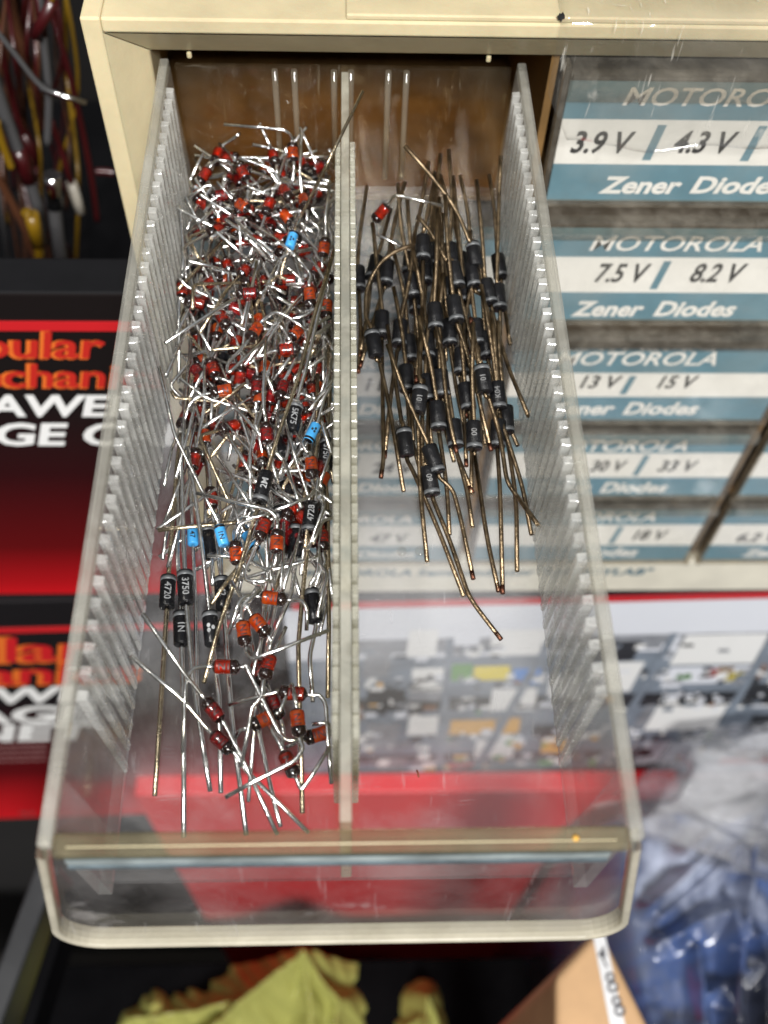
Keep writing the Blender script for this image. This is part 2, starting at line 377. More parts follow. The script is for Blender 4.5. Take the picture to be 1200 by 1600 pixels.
# photo of sorted drawers printed on the right of the lower box
d = MB(); y0 = yf - .2
PM = ['print_pale', 'print_slate', 'print_dark', 'print_white', 'print_grey', 'print_yellow', 'print_blue', 'print_green', 'print_amber', 'print_brown', 'print_letter_red']
px = {n: i for i, n in enumerate(PM)}
d.box(-28, 400, y0, yf, z_pb, z_pt, px['print_slate'])
def pq(us, mat, lift):   # printed patch from four corners
    pts = [onY(u, v, yf) for u, v in us]
    d.add([(p.x, y0 - lift, p.z) for p in pts], [(0, 1, 2, 3)], px[mat])
d.box(-28, 400, y0 - .08, y0, -452, z_pt - .5, px['print_pale'])
lean = -.62
def cell(u, v, w, h, mat, lift=.2, ln=lean): pq([(u + ln * h, v + h), (u + w + ln * h * .9, v + h), (u + w, v), (u, v)], mat, lift)
r2 = random.Random(3)
for (v, h, mat) in ((1000, 22, 'print_grey'), (1040, 18, 'print_slate'), (1092, 20, 'print_dark'), (1140, 18, 'print_slate'), (1180, 12, 'print_dark'), (1205, 8, 'print_pale')):
    pq([(540, v + h), (1260, v + h), (1260, v), (540, v)], mat, .1)
cells = [(936, 1010, 70, 30, 'print_dark'), (950, 1042, 60, 46, 'print_white'), (1075, 1002, 130, 46, 'print_white'), (1052, 1003, 16, 36, 'print_pale'), (1050, 1052, 150, 26, 'print_pale'),
         (1062, 1062, 24, 9, 'print_green'), (1100, 1058, 20, 12, 'print_dark'), (1113, 1056, 16, 12, 'print_letter_red'), (1126, 1053, 26, 12, 'print_amber'), (1140, 1062, 26, 14, 'print_yellow'), (1178, 1050, 26, 24, 'print_brown'),
         (1040, 1072, 30, 12, 'print_pale'), (1030, 1112, 110, 38, 'print_white'), (1012, 1110, 16, 34, 'print_grey'), (1010, 1168, 90, 40, 'print_pale'), (990, 1168, 12, 34, 'print_grey'),
         (1165, 1080, 60, 34, 'print_dark'), (1160, 1100, 60, 12, 'print_pale'), (1180, 1130, 50, 22, 'print_dark'), (1175, 1152, 50, 34, 'print_pale'), (1160, 1180, 60, 18, 'print_brown'), (1130, 1196, 80, 10, 'print_letter_red')]
for c in cells: cell(*c)
for (u, v) in ((1040, 1093), (1065, 1092), (1092, 1094), (1120, 1097)):
    for rr, mt, lf in ((13, 'print_dark', .3), (7, 'print_pale', .4)):
        c = onY(u, v, yf); rad = rr * .18
        d.add([(c.x + rad * 1.15 * math.cos(a * math.pi / 8), y0 - lf, c.z + rad * 1.5 * math.sin(a * math.pi / 8)) for a in range(16)], [list(range(16))], px[mt])
for (u, v, w, h, mat) in ((640, 985, 46, 42, 'print_white'), (700, 985, 52, 26, 'print_pale'), (770, 988, 90, 40, 'print_white'), (645, 1045, 50, 38, 'print_white'), (575, 1000, 40, 60, 'print_grey'), (575, 1075, 60, 26, 'print_dark'), (640, 1075, 50, 22, 'print_grey'),
                          (700, 1040, 40, 26, 'print_green'), (742, 1044, 56, 22, 'print_yellow'), (804, 1049, 42, 24, 'print_blue'), (770, 1080, 70, 34, 'print_white'), (640, 1120, 46, 30, 'print_white'), (705, 1128, 70, 22, 'print_amber'), (780, 1126, 34, 24, 'print_amber'),
                          (745, 1160, 60, 28, 'print_white'), (835, 1138, 40, 22, 'print_dark'), (848, 1160, 40, 22, 'print_amber'), (700, 1195, 60, 14, 'print_letter_red'), (575, 1130, 50, 40, 'print_grey'), (860, 1060, 50, 40, 'print_white'), (590, 1185, 80, 20, 'print_grey')):
    cell(u, v, w, h, mat, .25, -.15)
for _ in range(420):   # jumble of small parts printed in the photo
    v = r2.choice((1018, 1058, 1066, 1100, 1108, 1150, 1158, 1186, 1196)) + r2.uniform(-9, 9); u = r2.uniform(545, 1250)
    w = r2.uniform(4, 22); h_ = r2.uniform(3, 9)
    mt = r2.choice(['print_dark'] * 6 + ['print_grey'] * 6 + ['print_white'] * 7 + ['print_pale'] * 4 + ['print_slate'] * 3 + ['print_amber', 'print_brown', 'print_green'])
    cell(u, v, w, h_, mt, .3 + r2.random() * .12, r2.uniform(-.9, .2))
for u in (700, 860, 1052, 1212):   # rails between the printed drawers
    pq([(u - 128 if u > 800 else u - 20, 1212), (u - 112 if u > 800 else u - 8, 1212), (u + 10, 998), (u - 2, 998)], 'print_slate', .45)
put('photo_print', d, [M[n] for n in PM], b2)
d = MB()
d.box(-28, 400, yf - .5, yf - .21, z_pb - 7, z_pb - .2)
put('grey_border', d, M['print_slate'], b2)
turn(b2, .022, (0, yf, -386))

# plain red carton standing in front of the long box
t = empty('red_carton', (20, 196, GZ), 'plain red carton standing upright behind and below the drawer front', 'box')
p = onY(1012, 1290, 191); q = onY(300, 1400, 191)
put('body', MB().box(q.x, p.x, 191, 203, GZ, -613), M['red_box'], t, bevel=.8)
t = empty('black_crate', (-270, 300, GZ), 'black crate under the left end of the long printed box', 'crate')
put('body', MB().box(-420, q.x - 8, 230, 520, GZ, -690), M['backdrop'], t, bevel=1)

# ------------------------------------------------------------------ the cabinet
CX = [-45.0, 47.0, 139.0, 231.0]                     # left edge of each column of drawers
PITCH = 45.5; YC = 204.0
ZV = lambda v: onY(1000, v, 205.0).z
BANDS = [[ZV(v) for v in r_] for r_ in ((128, 187, 257, 314), (368, 402, 457, 500), (546, 583, 620, 656), (684, 708, 746, 774), (798, 820, 852, 875))]
cab = empty('drawer_cabinet', (40, 290, -384), 'cream plastic cabinet of small clear drawers, one drawer pulled out', 'cabinet')
h = MB(); yb = 370
xl, xr, zt, zb = -54.2, 330, -124.6, -384
h.box(xl, xl + 4.2, 198, yb, zb, zt)                                       # left side
h.box(xl + 4.2, xr, 198, yb, zt - 3.3, zt)                                 # top
# bevelled funnel from the lip back to the drawer plane: top and left
h.add([(xl + 4.2, 198.0, zt - 3.3), (xr, 198.0, zt - 3.3), (xr, 205.5, -136.6), (xl + 11.6, 205.5, -136.6), (xl + 11.6, 214, -136.6), (xr, 214, -136.6), (xl + 4.2, 214, zt - 3.3), (xr, 214, zt - 3.3)],
      [(0, 3, 2, 1), (3, 4, 5, 2), (0, 6, 4, 3)])
h.add([(xl + 4.2, 198.0, zt - 3.3), (xl + 4.2, 198.0, -359), (xl + 11.6, 205.5, -352), (xl + 11.6, 205.5, -136.6), (xl + 11.6, 216, -352), (xl + 11.6, 216, -136.6)],
      [(0, 1, 2, 3), (3, 2, 4, 5)])
put('housing', h, M['beige'], cab, bevel=.5)
h = MB()
xs = onY(541, 20, 198).x
h.box(xs, xr, 198.4, 300, zt, zt + 1.3)
put('lid_plate', h, M['beige'], cab, bevel=.35)
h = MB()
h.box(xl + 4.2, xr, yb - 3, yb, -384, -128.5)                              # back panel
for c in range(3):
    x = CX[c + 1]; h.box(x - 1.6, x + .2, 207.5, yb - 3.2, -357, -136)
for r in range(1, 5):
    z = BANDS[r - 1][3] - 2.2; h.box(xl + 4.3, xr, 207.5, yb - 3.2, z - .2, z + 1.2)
put('compartments', h, M['shaded_brown'], cab)
h = MB(); h.box(xl + 4.3, xr, 204.6, yb - 3.2, -384, BANDS[4][3] - 1.1)
put('base_strip', h, M['strip'], cab, bevel=.6)
h = MB()
zs = onY(1000, 898, 204.5).z
sz = 7.6
w0 = text_w('MOTOROLA Semiconductor ', sz, shear=.2, offset=.18)
xq = onY(838, 890, 204.5).x
add_text(h, 'MOTOROLA Semiconductor "HANDYLAB"', sz, (xq - 1.02 * w0, 204.4, zs), X1, Z1, wide=1.02, tall=1.0, shear=.2, offset=.22)
put('base_lettering', h, M['strip_text'], cab)
ks = onY(877, 27, 197.6); h = MB()
h.add([(ks.x + (1 + .25 * math.sin(3 * a)) * .75 * math.cos(a * math.pi / 7), 197.75, ks.z + (1 + .3 * math.cos(2.3 * a)) * .95 * math.sin(a * math.pi / 7)) for a in range(14)], [list(range(14))])
put('ink_spot', h, M['ink'], cab)
for u in (297, 763):
    h = MB(); p = onY(u, 92, 205.3); h.box(p.x - .55, p.x + .55, 204.6, 205.4, -138.0, -136.5)
    put('stop_nub', h, M['beige'], cab, bevel=.35)

def label_drawer(col, row, label, volts, bars, mot='MOTOROLA', zx=None, vx=None, mx=None, fit=None):
    """closed drawer: clear plate over a blue and white card"""
    x0 = CX[col] + 1.0; x1 = CX[col + 1] - 2.4; dz = -row * PITCH
    bt, wt, wb, bb = BANDS[row]; zb_ = bb - .9; zt_ = min(bt + 5.0, -137.4) if row == 0 else BANDS[row - 1][3] - 2.6
    bt = wt + 9.8
    t = empty('closed_drawer', ((x0 + x1) / 2, 230, zb_), label, 'drawer', 'closed drawers of the cabinet')
    b = MB(); T = 1.3; fy = 203.4
    b.box(x0 + T, x1 - T, 203.2, 204.2, zb_ + T, zt_ - T)
    put('front_plate', b, M['clear_plate'], t)
    b = MB()
    b.box(x0, x0 + T, fy - .6, 206.5, zb_, zt_); b.box(x1 - T, x1, fy - .6, 206.5, zb_, zt_); b.box(x0 + T, x1 - T, fy, 206.5, zb_, zb_ + T)
    b.add([(x0 + T, 206.5, zt_), (x1 - T, 206.5, zt_), (x1 - T, 199.6, zt_ - .4), (x0 + T, 199.6, zt_ - .4), (x0 + T, 199.6, zt_ - 3.6), (x1 - T, 199.6, zt_ - 3.6), (x1 - T, 203.1, zt_ - 9.0), (x0 + T, 203.1, zt_ - 9.0)],
          [(0, 3, 2, 1), (3, 4, 5, 2), (4, 7, 6, 5), (0, 7, 4, 3), (1, 2, 5, 6)])
    put('plate_rim', b, M['clear_lip'], t, bevel=.35)
    b = MB(); b.box(x0 + 1.5, x1 - 1.5, 206.6, 330, zb_ + 1, zb_ + 2.2); b.box(x0 + 1.5, x0 + 2.7, 206.6, 330, zb_ + 2.2, zt_ - 4); b.box(x1 - 2.7, x1 - 1.5, 206.6, 330, zb_ + 2.2, zt_ - 4)
    put('tray', b, M['tray'], t)
    la, lb = x0 + 2.0, x1 - 1.6; y = 205.0
    b = MB()
    b.box(la, lb, y, y + .4, wt, bt, 0); b.box(la, lb, y, y + .4, wb, wt, 1); b.box(la, lb, y, y + .4, bb, wb, 0)
    for bx in bars:
        xx = onY(bx[0], bx[1], y).x if isinstance(bx, tuple) else la + bx; b.add([(xx - 1.7, y - .06, wb + 1.3), (xx + .4, y - .06, wb + 1.3), (xx + 1.9, y - .06, wt - 1.3), (xx - .2, y - .06, wt - 1.3)], [(0, 1, 2, 3)], 0)
    k = put('label_card', b, [M['label_blue'], M['label_white']], t)
    b = MB()
    for (fs_, u0, u1, vb, vt, mi_, of_) in (fit or ()): fit_text(b, fs_, u0, u1, vb, vt, y - .12, mi_, off=of_)
    for s, vx_ in volts:
        add_text(b, s, 8.6, (la + vx_, y - .12, wb + 3.0), X1, Z1, 0, wide=.86, shear=.24, offset=.28)
    if zx is None: zx = 20
    if not fit: add_text(b, 'Zener', 7.2, (la + zx, y - .12, bb + 3.0), X1, Z1, 1, wide=1.10, shear=.22, offset=.34)
    if not fit: add_text(b, 'Diodes', 7.2, (la + zx + 25, y - .12, bb + 3.0), X1, Z1, 1, wide=1.10, shear=.22, offset=.34)
    if mot and not fit: add_text(b, mot, 7.2, (la + (mx or 22), y - .12, wt + 2.0), X1, Z1, 1, wide=1.08, shear=.22, offset=.30)
    lt = put('lettering', b, [M['label_text'], M['label_white']], t)
    lt.parent = k
    return t
def XL(col): return CX[col] + 3.0
V_, Z_, M_ = .026, .034, .014
def bar_u(u, v, row): return u
label_drawer(1, 0, 'closed drawer marked 3.9 V and 4.3 V, top right under torn film', [], [(1022, 221), (1178, 221)], fit=[('3.9 V', 890, 986, 238, 205, 0, V_), ('4.3 V', 1049, 1145, 238, 205, 0, V_), ('6 V', 1205, 1260, 238, 205, 0, V_), ('Zener', 934, 1062, 301, 276, 1, Z_), ('Diodes', 1077, 1222, 301, 276, 1, Z_), ('MOTOROLA', 972, 1262, 164, 136, 1, M_)])
label_drawer(1, 1, 'closed drawer marked 7.5 V and 8.2 V, second from the cabinet top', [], [(1032, 428)], fit=[('7.5 V', 928, 1010, 440, 412, 0, V_), ('8.2 V', 1076, 1158, 440, 412, 0, V_), ('Zener', 891, 1003, 493, 471, 1, Z_), ('Diodes', 1020, 1146, 493, 471, 1, Z_), ('MOTOROLA', 920, 1190, 391, 368, 1, M_)])
label_drawer(1, 2, 'closed drawer marked 13 V and 15 V, third from the cabinet top', [], [(982, 598)], fit=[('13 V', 905, 968, 606, 587, 0, V_), ('15 V', 1026, 1086, 606, 587, 0, V_), ('Zener', 852, 958, 647, 629, 1, Z_), ('Diodes', 972, 1088, 647, 629, 1, Z_), ('MOTOROLA', 868, 1118, 570, 550, 1, M_)])
label_drawer(1, 3, 'closed drawer marked 30 V and 33 V, fourth from the cabinet top', [], [(1002, 725)], fit=[('30 V', 920, 976, 736, 720, 0, V_), ('33 V', 1026, 1086, 736, 720, 0, V_), ('Zener', 826, 922, 769, 754, 1, Z_), ('Diodes', 936, 1040, 769, 754, 1, Z_), ('MOTOROLA', 850, 1072, 705, 688, 1, M_)])
label_drawer(1, 4, 'closed drawer marked 18 V, lowest right of the open drawer', [], [(962, 836)], fit=[('18 V', 987, 1040, 843, 829, 0, V_), ('Diodes', 898, 994, 869, 856, 1, Z_), ('MOTOROLA', 838, 1022, 815, 801, 1, M_)])
label_drawer(2, 2, 'closed drawer whose left edge barely shows at the right of 15 V', [], [], mot=None)
label_drawer(2, 3, 'closed drawer at the right frame edge, beside the one marked 33 V', [], [], mot=None)
label_drawer(2, 4, 'closed drawer marked 6 at the lower right frame edge', [('6.2 V', 9)], [], zx=16, mot=None)
label_drawer(0, 1, 'closed drawer directly beneath the open drawer', [('5.6 V', 8), ('6.2 V', 48)], [40])
label_drawer(0, 2, 'closed drawer two below the open drawer, seen through its clear floor', [('10 V', 14), ('11 V', 46)], [38])
label_drawer(0, 3, 'closed drawer three below the open one, second up from the base strip', [('22 V', 14), ('24 V', 50)], [44])
label_drawer(0, 4, 'lowest closed drawer behind the open one, just above the base strip', [('43 V', 14), ('47 V', 50)], [44])

# clear film stuck over the cabinet's top right corner
f = MB(); nu, nv = 60, 26
def film_pt(i, j):
    u = i / nu; v = j / nv
    x = onY(877, 27, 197).x + u * 190
    s = v * 64
    wr = 1.1 * mn.noise(Vector((x * .07, s * .05, 3))) + .5 * mn.noise(Vector((x * .2 + s * .15, s * .16, 9)))
    low = 30 + 4 * mn.noise(Vector((x * .05, 1, 1)))
    if x < ks.x + 7: low = 17 + (x - ks.x) * 1.9
    if s < 34: return Vector((x, 198 + (34 - s), zt + 1.9 + .35 * abs(wr)))
    dwn = (s - 34) / 30 * low
    return Vector((x, 196.9 - .8 * abs(wr), zt + 1.5 - dwn))
f.add([film_pt(i, j) for j in range(nv + 1) for i in range(nu + 1)], [(j * (nu + 1) + i, j * (nu + 1) + i + 1, (j + 1) * (nu + 1) + i + 1, (j + 1) * (nu + 1) + i) for j in range(nv) for i in range(nu)], 0, True)
o = put('plastic_film', f, M['film']); tag(o, 'torn clear film stretched over the cabinet top above the 3.9 V drawer', 'film')
sd = o.modifiers.new('solid', 'SOLIDIFY'); sd.thickness = .00006

# ------------------------------------------------------------------ the open drawer
DX = -.65; HW = 40.1
DY0, DY1 = 38.0, 205.0; RIM = -138.0
dr = empty('open_drawer', (DX, 120, FLOOR - 2), 'clear plastic drawer pulled out and filled with loose diodes', 'drawer')
b = MB()
def wallside(s):
    b = MB(); o1, o2 = DX + s * HW, DX + s * (HW - .9); i1, i2 = DX + s * 38.1, DX + s * 37.0
    p = [(o2, DY0, FLOOR - 2), (i2, DY0, FLOOR - 2), (i2, DY1, FLOOR - 2), (o2, DY1, FLOOR - 2), (o1, DY0 + .6, RIM - 2.2), (i1, DY0 + .6, RIM - 2.2), (i1, DY1, RIM - 2.2), (o1, DY1, RIM - 2.2)]
    if s > 0: p = [p[1], p[0], p[3], p[2], p[5], p[4], p[7], p[6]]
    b.hexa(p); return b
for s in (-1, 1):
    w = put('side_wall', wallside(s), M['clear_wall'], dr)
    b = MB(); xa, xb = sorted((DX + s * HW, DX + s * 38.1)); b.box(xa, xb, DY0 - 1.5, DY1, RIM - 2.2, RIM)
    rim = put('rim', b, M['clear_rim'], dr, bevel=.4); rim.parent = w
    b = MB(); y = 57.0
    while y < 196:
        i1, i2, e = DX + s * 38.05, DX + s * 36.95, DX + s * 36.35
        p = [(i2, y, FLOOR + .05), (e, y + .2, FLOOR + .05), (e, y + 1.6, FLOOR + .05), (i2, y + 1.8, FLOOR + .05), (i1, y, RIM - 1.2), (e, y + .2, RIM - 1.2), (e, y + 1.6, RIM - 1.2), (i1, y + 1.8, RIM - 1.2)]
        if s > 0: p = [p[3], p[2], p[1], p[0], p[7], p[6], p[5], p[4]]
        b.hexa(p); y += 3.72
    rb = put('slot_ribs', b, M['clear_rib'], dr, bevel=.15, seg=1); rb.parent = w
b = MB(); b.box(DX - 36.95, DX + 36.95, DY0 + 1.6, DY1 - 1.6, FLOOR - 2, FLOOR)
put('floor_panel', b, M['clear_floor'], dr)
b = MB(); b.box(DX - 36.9, DX + 36.9, DY1 - 1.5, DY1, FLOOR - 2, RIM - 1)
bw = put('back_wall', b, M['clear_back'], dr, bevel=.3)
b = MB()
for u, vb in ((431, 232), (461, 232), (522, 205), (548, 205), (606, 262), (634, 262)):
    xx = onY(u, 140, 203).x
    b.tube([(xx, DY1 - 2.2, RIM - 1.2), (xx, DY1 - 2.2, FLOOR + (3 if vb > 240 else 6))], .7, 8)
r_ = put('slot_ridge', b, M['ridge'], dr); r_.parent = bw
b = MB()
for u in (628, 656):
    p = onF(u, 862, 0); b.lathe([(.95, 0), (.9, .25), (.6, .42), (.2, .5)], 16)
    for i in range(len(b.v) - 64, len(b.v)): b.v[i] = b.v[i] + Vector((p.x, p.y, FLOOR + .02))
put('moulding_bump', b, M['clear_plate'], dr)

# front: a slab leaning out towards its foot, rounded lower corners, thick lip
FT, FB = RIM - 1.5, FLOOR - 3.0                      # top, bottom
def fy_(z): return 36.2 - (FT - z) / (FT - FB) * 5.4
def fx_(z): return 40.0 + (FT - z) / (FT - FB) * 3.9
def outline(n=7, inset=0, R=7.0):
    pts = []
    hwb = fx_(FB) - inset; zb_ = FB + inset; zt_ = FT - inset
    pts.append((-(fx_(zt_) - inset), zt_))
    for k in range(n + 1):
        a = math.pi + (math.pi / 2) * k / n; rr = R - inset
        cx = -(hwb - rr) - .6 * 0; cz = zb_ + rr
        pts.append((cx + rr * math.cos(a), cz + rr * math.sin(a)))
    for k in range(n + 1):
        a = 1.5 * math.pi + (math.pi / 2) * k / n; rr = R - inset
        cx = (hwb - rr); cz = zb_ + rr
        pts.append((cx + rr * math.cos(a), cz + rr * math.sin(a)))
    pts.append(((fx_(zt_) - inset), zt_))
    return pts
def panel(mb, pts, d0, d1):
    n = len(pts)
    A = [Vector((DX - .25 + x, fy_(z) + d0, z)) for x, z in pts]; B = [Vector((DX - .25 + x, fy_(z) + d1, z)) for x, z in pts]
    mb.add(A + B, [list(range(n)), list(range(n, 2 * n))[::-1]] + [(i, i + n, (i + 1) % n + n, (i + 1) % n) for i in range(n)])
b = MB(); panel(b, outline(inset=1.25), .25, 1.8)
fp = put('front_panel', b, M['clear_front'], dr)
b = MB()
O, I = outline(inset=0), outline(inset=1.2)
n = len(O)
def P3(p, dd): return Vector((DX - .25 + p[0], fy_(p[1]) + dd, p[1]))
vs = [P3(p, -.8) for p in O] + [P3(p, -.8) for p in I] + [P3(p, 2.2) for p in O] + [P3(p, 2.2) for p in I]
fs = []
for i in range(n - 1):
    fs += [(i, i + n, i + 1 + n, i + 1), (i + 2 * n, i + 1 + 2 * n, i + 1 + 3 * n, i + 3 * n), (i, i + 1, i + 1 + 2 * n, i + 2 * n), (i + n, i + 3 * n, i + 1 + 3 * n, i + 1 + n)]
b.add(vs, fs)
q = put('front_border', b, M['clear_edge'], dr, bevel=.35); q.parent = fp
b = MB()
b.box(DX - HW + 2.0, DX + HW - 2.0, 35.2, 38.3, RIM - 2.4, RIM - .1)
q = put('front_lip', b, M['clear_olive'], dr, bevel=.6, seg=3); q.parent = fp
b = MB(); b.tube([(DX - HW + 4, 36.3, RIM - .08), (DX + HW - 4, 36.3, RIM - .08)], .10, 6)  # thin pale strip drawn as the highlight along the lip
q = put('lip_highlight', b, M['lip_glint'], dr); q.parent = fp
for s in (-1, 1):                                    # gusset in each front corner, just under the lip
    b = MB(); x = DX + s * (HW - 2)
    b.add([(x, 39.0, RIM - 1), (x, 46, RIM - 1.4), (DX + s * 31, 39.2, RIM - 6), (x, 39.0, RIM - 2.5), (x, 46, RIM - 2.9), (DX + s * 31, 39.2, RIM - 7.5)],
          [(0, 1, 2), (3, 5, 4), (0, 3, 4, 1), (1, 4, 5, 2), (2, 5, 3, 0)])
    q = put('lip_corner', b, M['clear_front'], dr); q.parent = fp
b = MB()
for k, (za, zb2, mi) in enumerate(((RIM - 3.0, RIM - 3.9, 0), (RIM - 3.9, RIM - 5.6, 1), (RIM - 5.6, RIM - 6.8, 0))):
    xA, xB = DX - 37 + .0, DX + 36
    b.box(xA, xB, fy_(za) - .45, fy_(za) - .15, zb2, za, mi)
q = put('card_edge', b, [M['card_grey'], M['card_pale']], dr); q.parent = fp

# the long divider that splits the drawer in two
t = empty('drawer_divider', (-.4, 120, FLOOR), 'frosted long divider with notched ribs splitting the open drawer in two', 'divider')
b = MB(); b.box(-1.25, .45, 39.6, 203.2, FLOOR + .1, RIM - 1.6)
put('plate', b, M['divider'], t, bevel=.2)
b = MB(); y = 51.5; k = 0
while y < 180:
    for s in (-1, 1):
        xa, xb = ((-2.45, -1.36) if s < 0 else (.56, 1.62))
        ww = 2.1 if k > 3 else 3.4
        b.box(xa, xb, y, y + ww, FLOOR + .15, RIM - 1.9)
    y += 3.72; k += 1
put('slot_ribs', b, M['divider_rib'], t, bevel=.12, seg=1)
b = MB(); b.box(-2.2, -1.36, 51.5, 180, FLOOR + .15, RIM - 3.2); b.box(.56, 1.4, 51.5, 180, FLOOR + .15, RIM - 3.2)
put('rib_backing', b, M['divider_rib'], t)
p = onF(653, 1208, .3); b = MB(); b.tube([p + Vector((-.2, .5, .1)), p, p + Vector((.1, -.7, .1))], .16, 6)
o = put('rust_flake', b, M['rust']); tag(o, 'tiny rusty flake on the bare drawer floor right of the divider', 'flake')
p = onZ(900, 1309, RIM + .15); b = MB(); b.lathe([(.4, -.1), (.5, 0), (.2, .08)], 7); b.v = [v + Vector((p.x, p.y, RIM + .1)) for v in b.v]
o = put('yellow_speck', b, M['print_amber']); tag(o, 'yellow speck stuck on the front lip of the open drawer', 'speck')

# ------------------------------------------------------------------ diodes
GL, GR = 4.2, 1.2
KIND = {  # length, radius, lead radius, body material
    'orange': (4.4, 1.28, .37, 'glass_orange', 'silver'), 'red': (4.4, 1.28, .37, 'glass_red', 'silver'), 'crimson': (4.4, 1.26, .37, 'glass_crimson', 'silver'),
    'blue': (4.0, 1.05, .34, 'blue_body', 'silver'), 'black': (6.4, 1.45, .42, 'black_body', 'silver'), 'blackb': (6.4, 1.45, .42, 'black_body', 'brass'),
    'rect': (5.9, 1.6, .45, 'black_dull', 'bronze')}
BODY = {}
SLUG = {}
def slug_mesh(kind):
    if kind in SLUG: return SLUG[kind]
    L, R, *_ = KIND[kind]; mb = MB()
    mb.lathe([(R * .3, -L * .42), (R * .62, -L * .40), (R * .64, -L * .06), (R * .40, -L * .04), (R * .40, L * .02), (R * .64, L * .04), (R * .62, L * .30), (R * .3, L * .36)], 14)
    SLUG[kind] = mb.mesh('electrode', [M['slug']]); return SLUG[kind]
def body_mesh(kind):
    if kind in BODY: return BODY[kind]
    L, R, lr, mt, _ = KIND[kind]; hl = L / 2
    if kind in ('orange', 'red', 'crimson'):
        prof = [(lr * .9, -hl - .35), (R * .42, -hl - .12), (R * .72, -hl), (R * .93, -hl + .32), (R, -hl + .7), (R * .955, 0), (R, hl - .7), (R * .93, hl - .32), (R * .72, hl), (R * .42, hl + .12), (lr * .9, hl + .35)]
        me = MB().lathe(prof, 24).mesh('glass_body', [M[mt], M['glass_end']])
        for p in me.polygons:
            if p.center.z * 1000 < -hl + .32 or p.center.z * 1000 > hl - .32: p.material_index = 1
    else:
        prof = [(R * .6, -hl), (R * .94, -hl + .03), (R, -hl + .18), (R, hl - .18), (R * .94, hl - .03), (R * .6, hl)]
        me = MB().lathe(prof, 28).mesh('body', [M[mt]])
    ring = MB()
    if kind in ('orange', 'red', 'crimson'):
        z0, z1 = hl - 1.45, hl - .2; prof = [(R * .9, z0), (R * 1.012, z0 + .02), (R * 1.02, z0 + .5), (R * .985, z1 - .1), (R * .9, z1)]
        rm = M['glass_end']
    elif kind == 'blue':
        z0, z1 = hl - .62, hl + .01; prof = [(R * .9, z0), (R * 1.015, z0 + .01), (R * 1.015, z1 - .15), (R * .8, z1)]; rm = M['black_body']
    else:
        z0, z1 = hl - 1.15, hl - .35; prof = [(R * .9, z0), (R * 1.012, z0 + .01), (R * 1.012, z1 - .01), (R * .9, z1)]; rm = M['grey_band']
    rmesh = ring.lathe(prof, 28).mesh('cathode_band', [rm])
    BODY[kind] = (me, rmesh); return BODY[kind]
MARK = {}
def mark_mesh(s, kind):
    key = (s, kind)
    if key in MARK: return MARK[key]
    L, R, *_ = KIND[kind]; big = kind in ('black', 'blackb', 'rect')
    size = R * (1.0 if kind == 'rect' else 1.2 if big else 1.35); shear = 0
    if s == '*':
        vs = []; fs = []
        for k in range(3):
            a = math.pi / 2 + k * 2 * math.pi / 3; k0 = len(vs)
            for j in range(8):
                w = j * math.pi / 4; r0 = R * .30
                vs.append(Vector((r0 * 1.25 * math.cos(a) + r0 * math.cos(w), r0 * 1.25 * math.sin(a) + r0 * .8 * math.sin(w), 0)))
            fs.append(list(range(k0, k0 + 8)))
    else:
        vs, fs = text_geo(s, size, offset=.03)
    bm = bmesh.new(); bv = [bm.verts.new(v) for v in vs]
    for f in fs:
        try: bm.faces.new([bv[i] for i in f])
        except ValueError: pass
    ylo, yhi = min(v.y for v in vs), max(v.y for v in vs)
    for k in range(1, 9):                                       # cut so that the lettering follows the round body
        bmesh.ops.bisect_plane(bm, geom=bm.verts[:] + bm.edges[:] + bm.faces[:], plane_co=(0, ylo + (yhi - ylo) * k / 9, 0), plane_no=(0, 1, 0))
    bm.verts.index_update(); vs = [v.co.copy() for v in bm.verts]; fs = [[v.index for v in f.verts] for f in bm.faces]; bm.free()
    cx = (max(v.x for v in vs) + min(v.x for v in vs)) / 2; cy = (max(v.y for v in vs) + min(v.y for v in vs)) / 2
    mb = MB(); rr = R + .025; out = []
    for v in vs:
        z = -(v.x - cx); a = (v.y - cy) / rr                  # reads along the body
        out.append((rr * math.cos(a), rr * math.sin(a), z - (.35 if big else .3)))
    mb.add(out, fs); me = mb.mesh('marking', [M['faint_mark'] if kind == 'rect' else M['grey_mark'] if big else M['dark_mark'] if kind != 'blue' else M['ink']])
    MARK[key] = me; return me
def fillet(pts, r=1.3, n=4):
    pts = [Vector(p) for p in pts]; out = [pts[0]]
    for i in range(1, len(pts) - 1):
        a, b, c = pts[i - 1], pts[i], pts[i + 1]
        d1, d2 = (a - b), (c - b); l1, l2 = d1.length, d2.length
        if l1 < 1e-3 or l2 < 1e-3: continue
        rr = min(r, l1 * .48, l2 * .48); p, q = b + d1 / l1 * rr, b + d2 / l2 * rr
        for k in range(n + 1):
            s = k / n; out.append(p * (1 - s) ** 2 + b * 2 * s * (1 - s) + q * s * s)
    out.append(pts[-1]); 
    res = [out[0]]
    for p in out[1:]:
        if (p - res[-1]).length > .03: res.append(p)
    return res
def inside(p, side, soft=True):
    p = Vector(p)
    lo, hi = (-36.6, -2.6) if side == 'L' else (1.9, 35.6)
    if p.z < RIM - .5:
        if p.x < lo: p.x = min(hi, lo + (lo - p.x) * .6)
        if p.x > hi: p.x = max(lo, hi - (p.x - hi) * .6)
        p.y = min(max(p.y, 40.5), 202.8)
    p.z = max(p.z, FLOOR + .45); return p
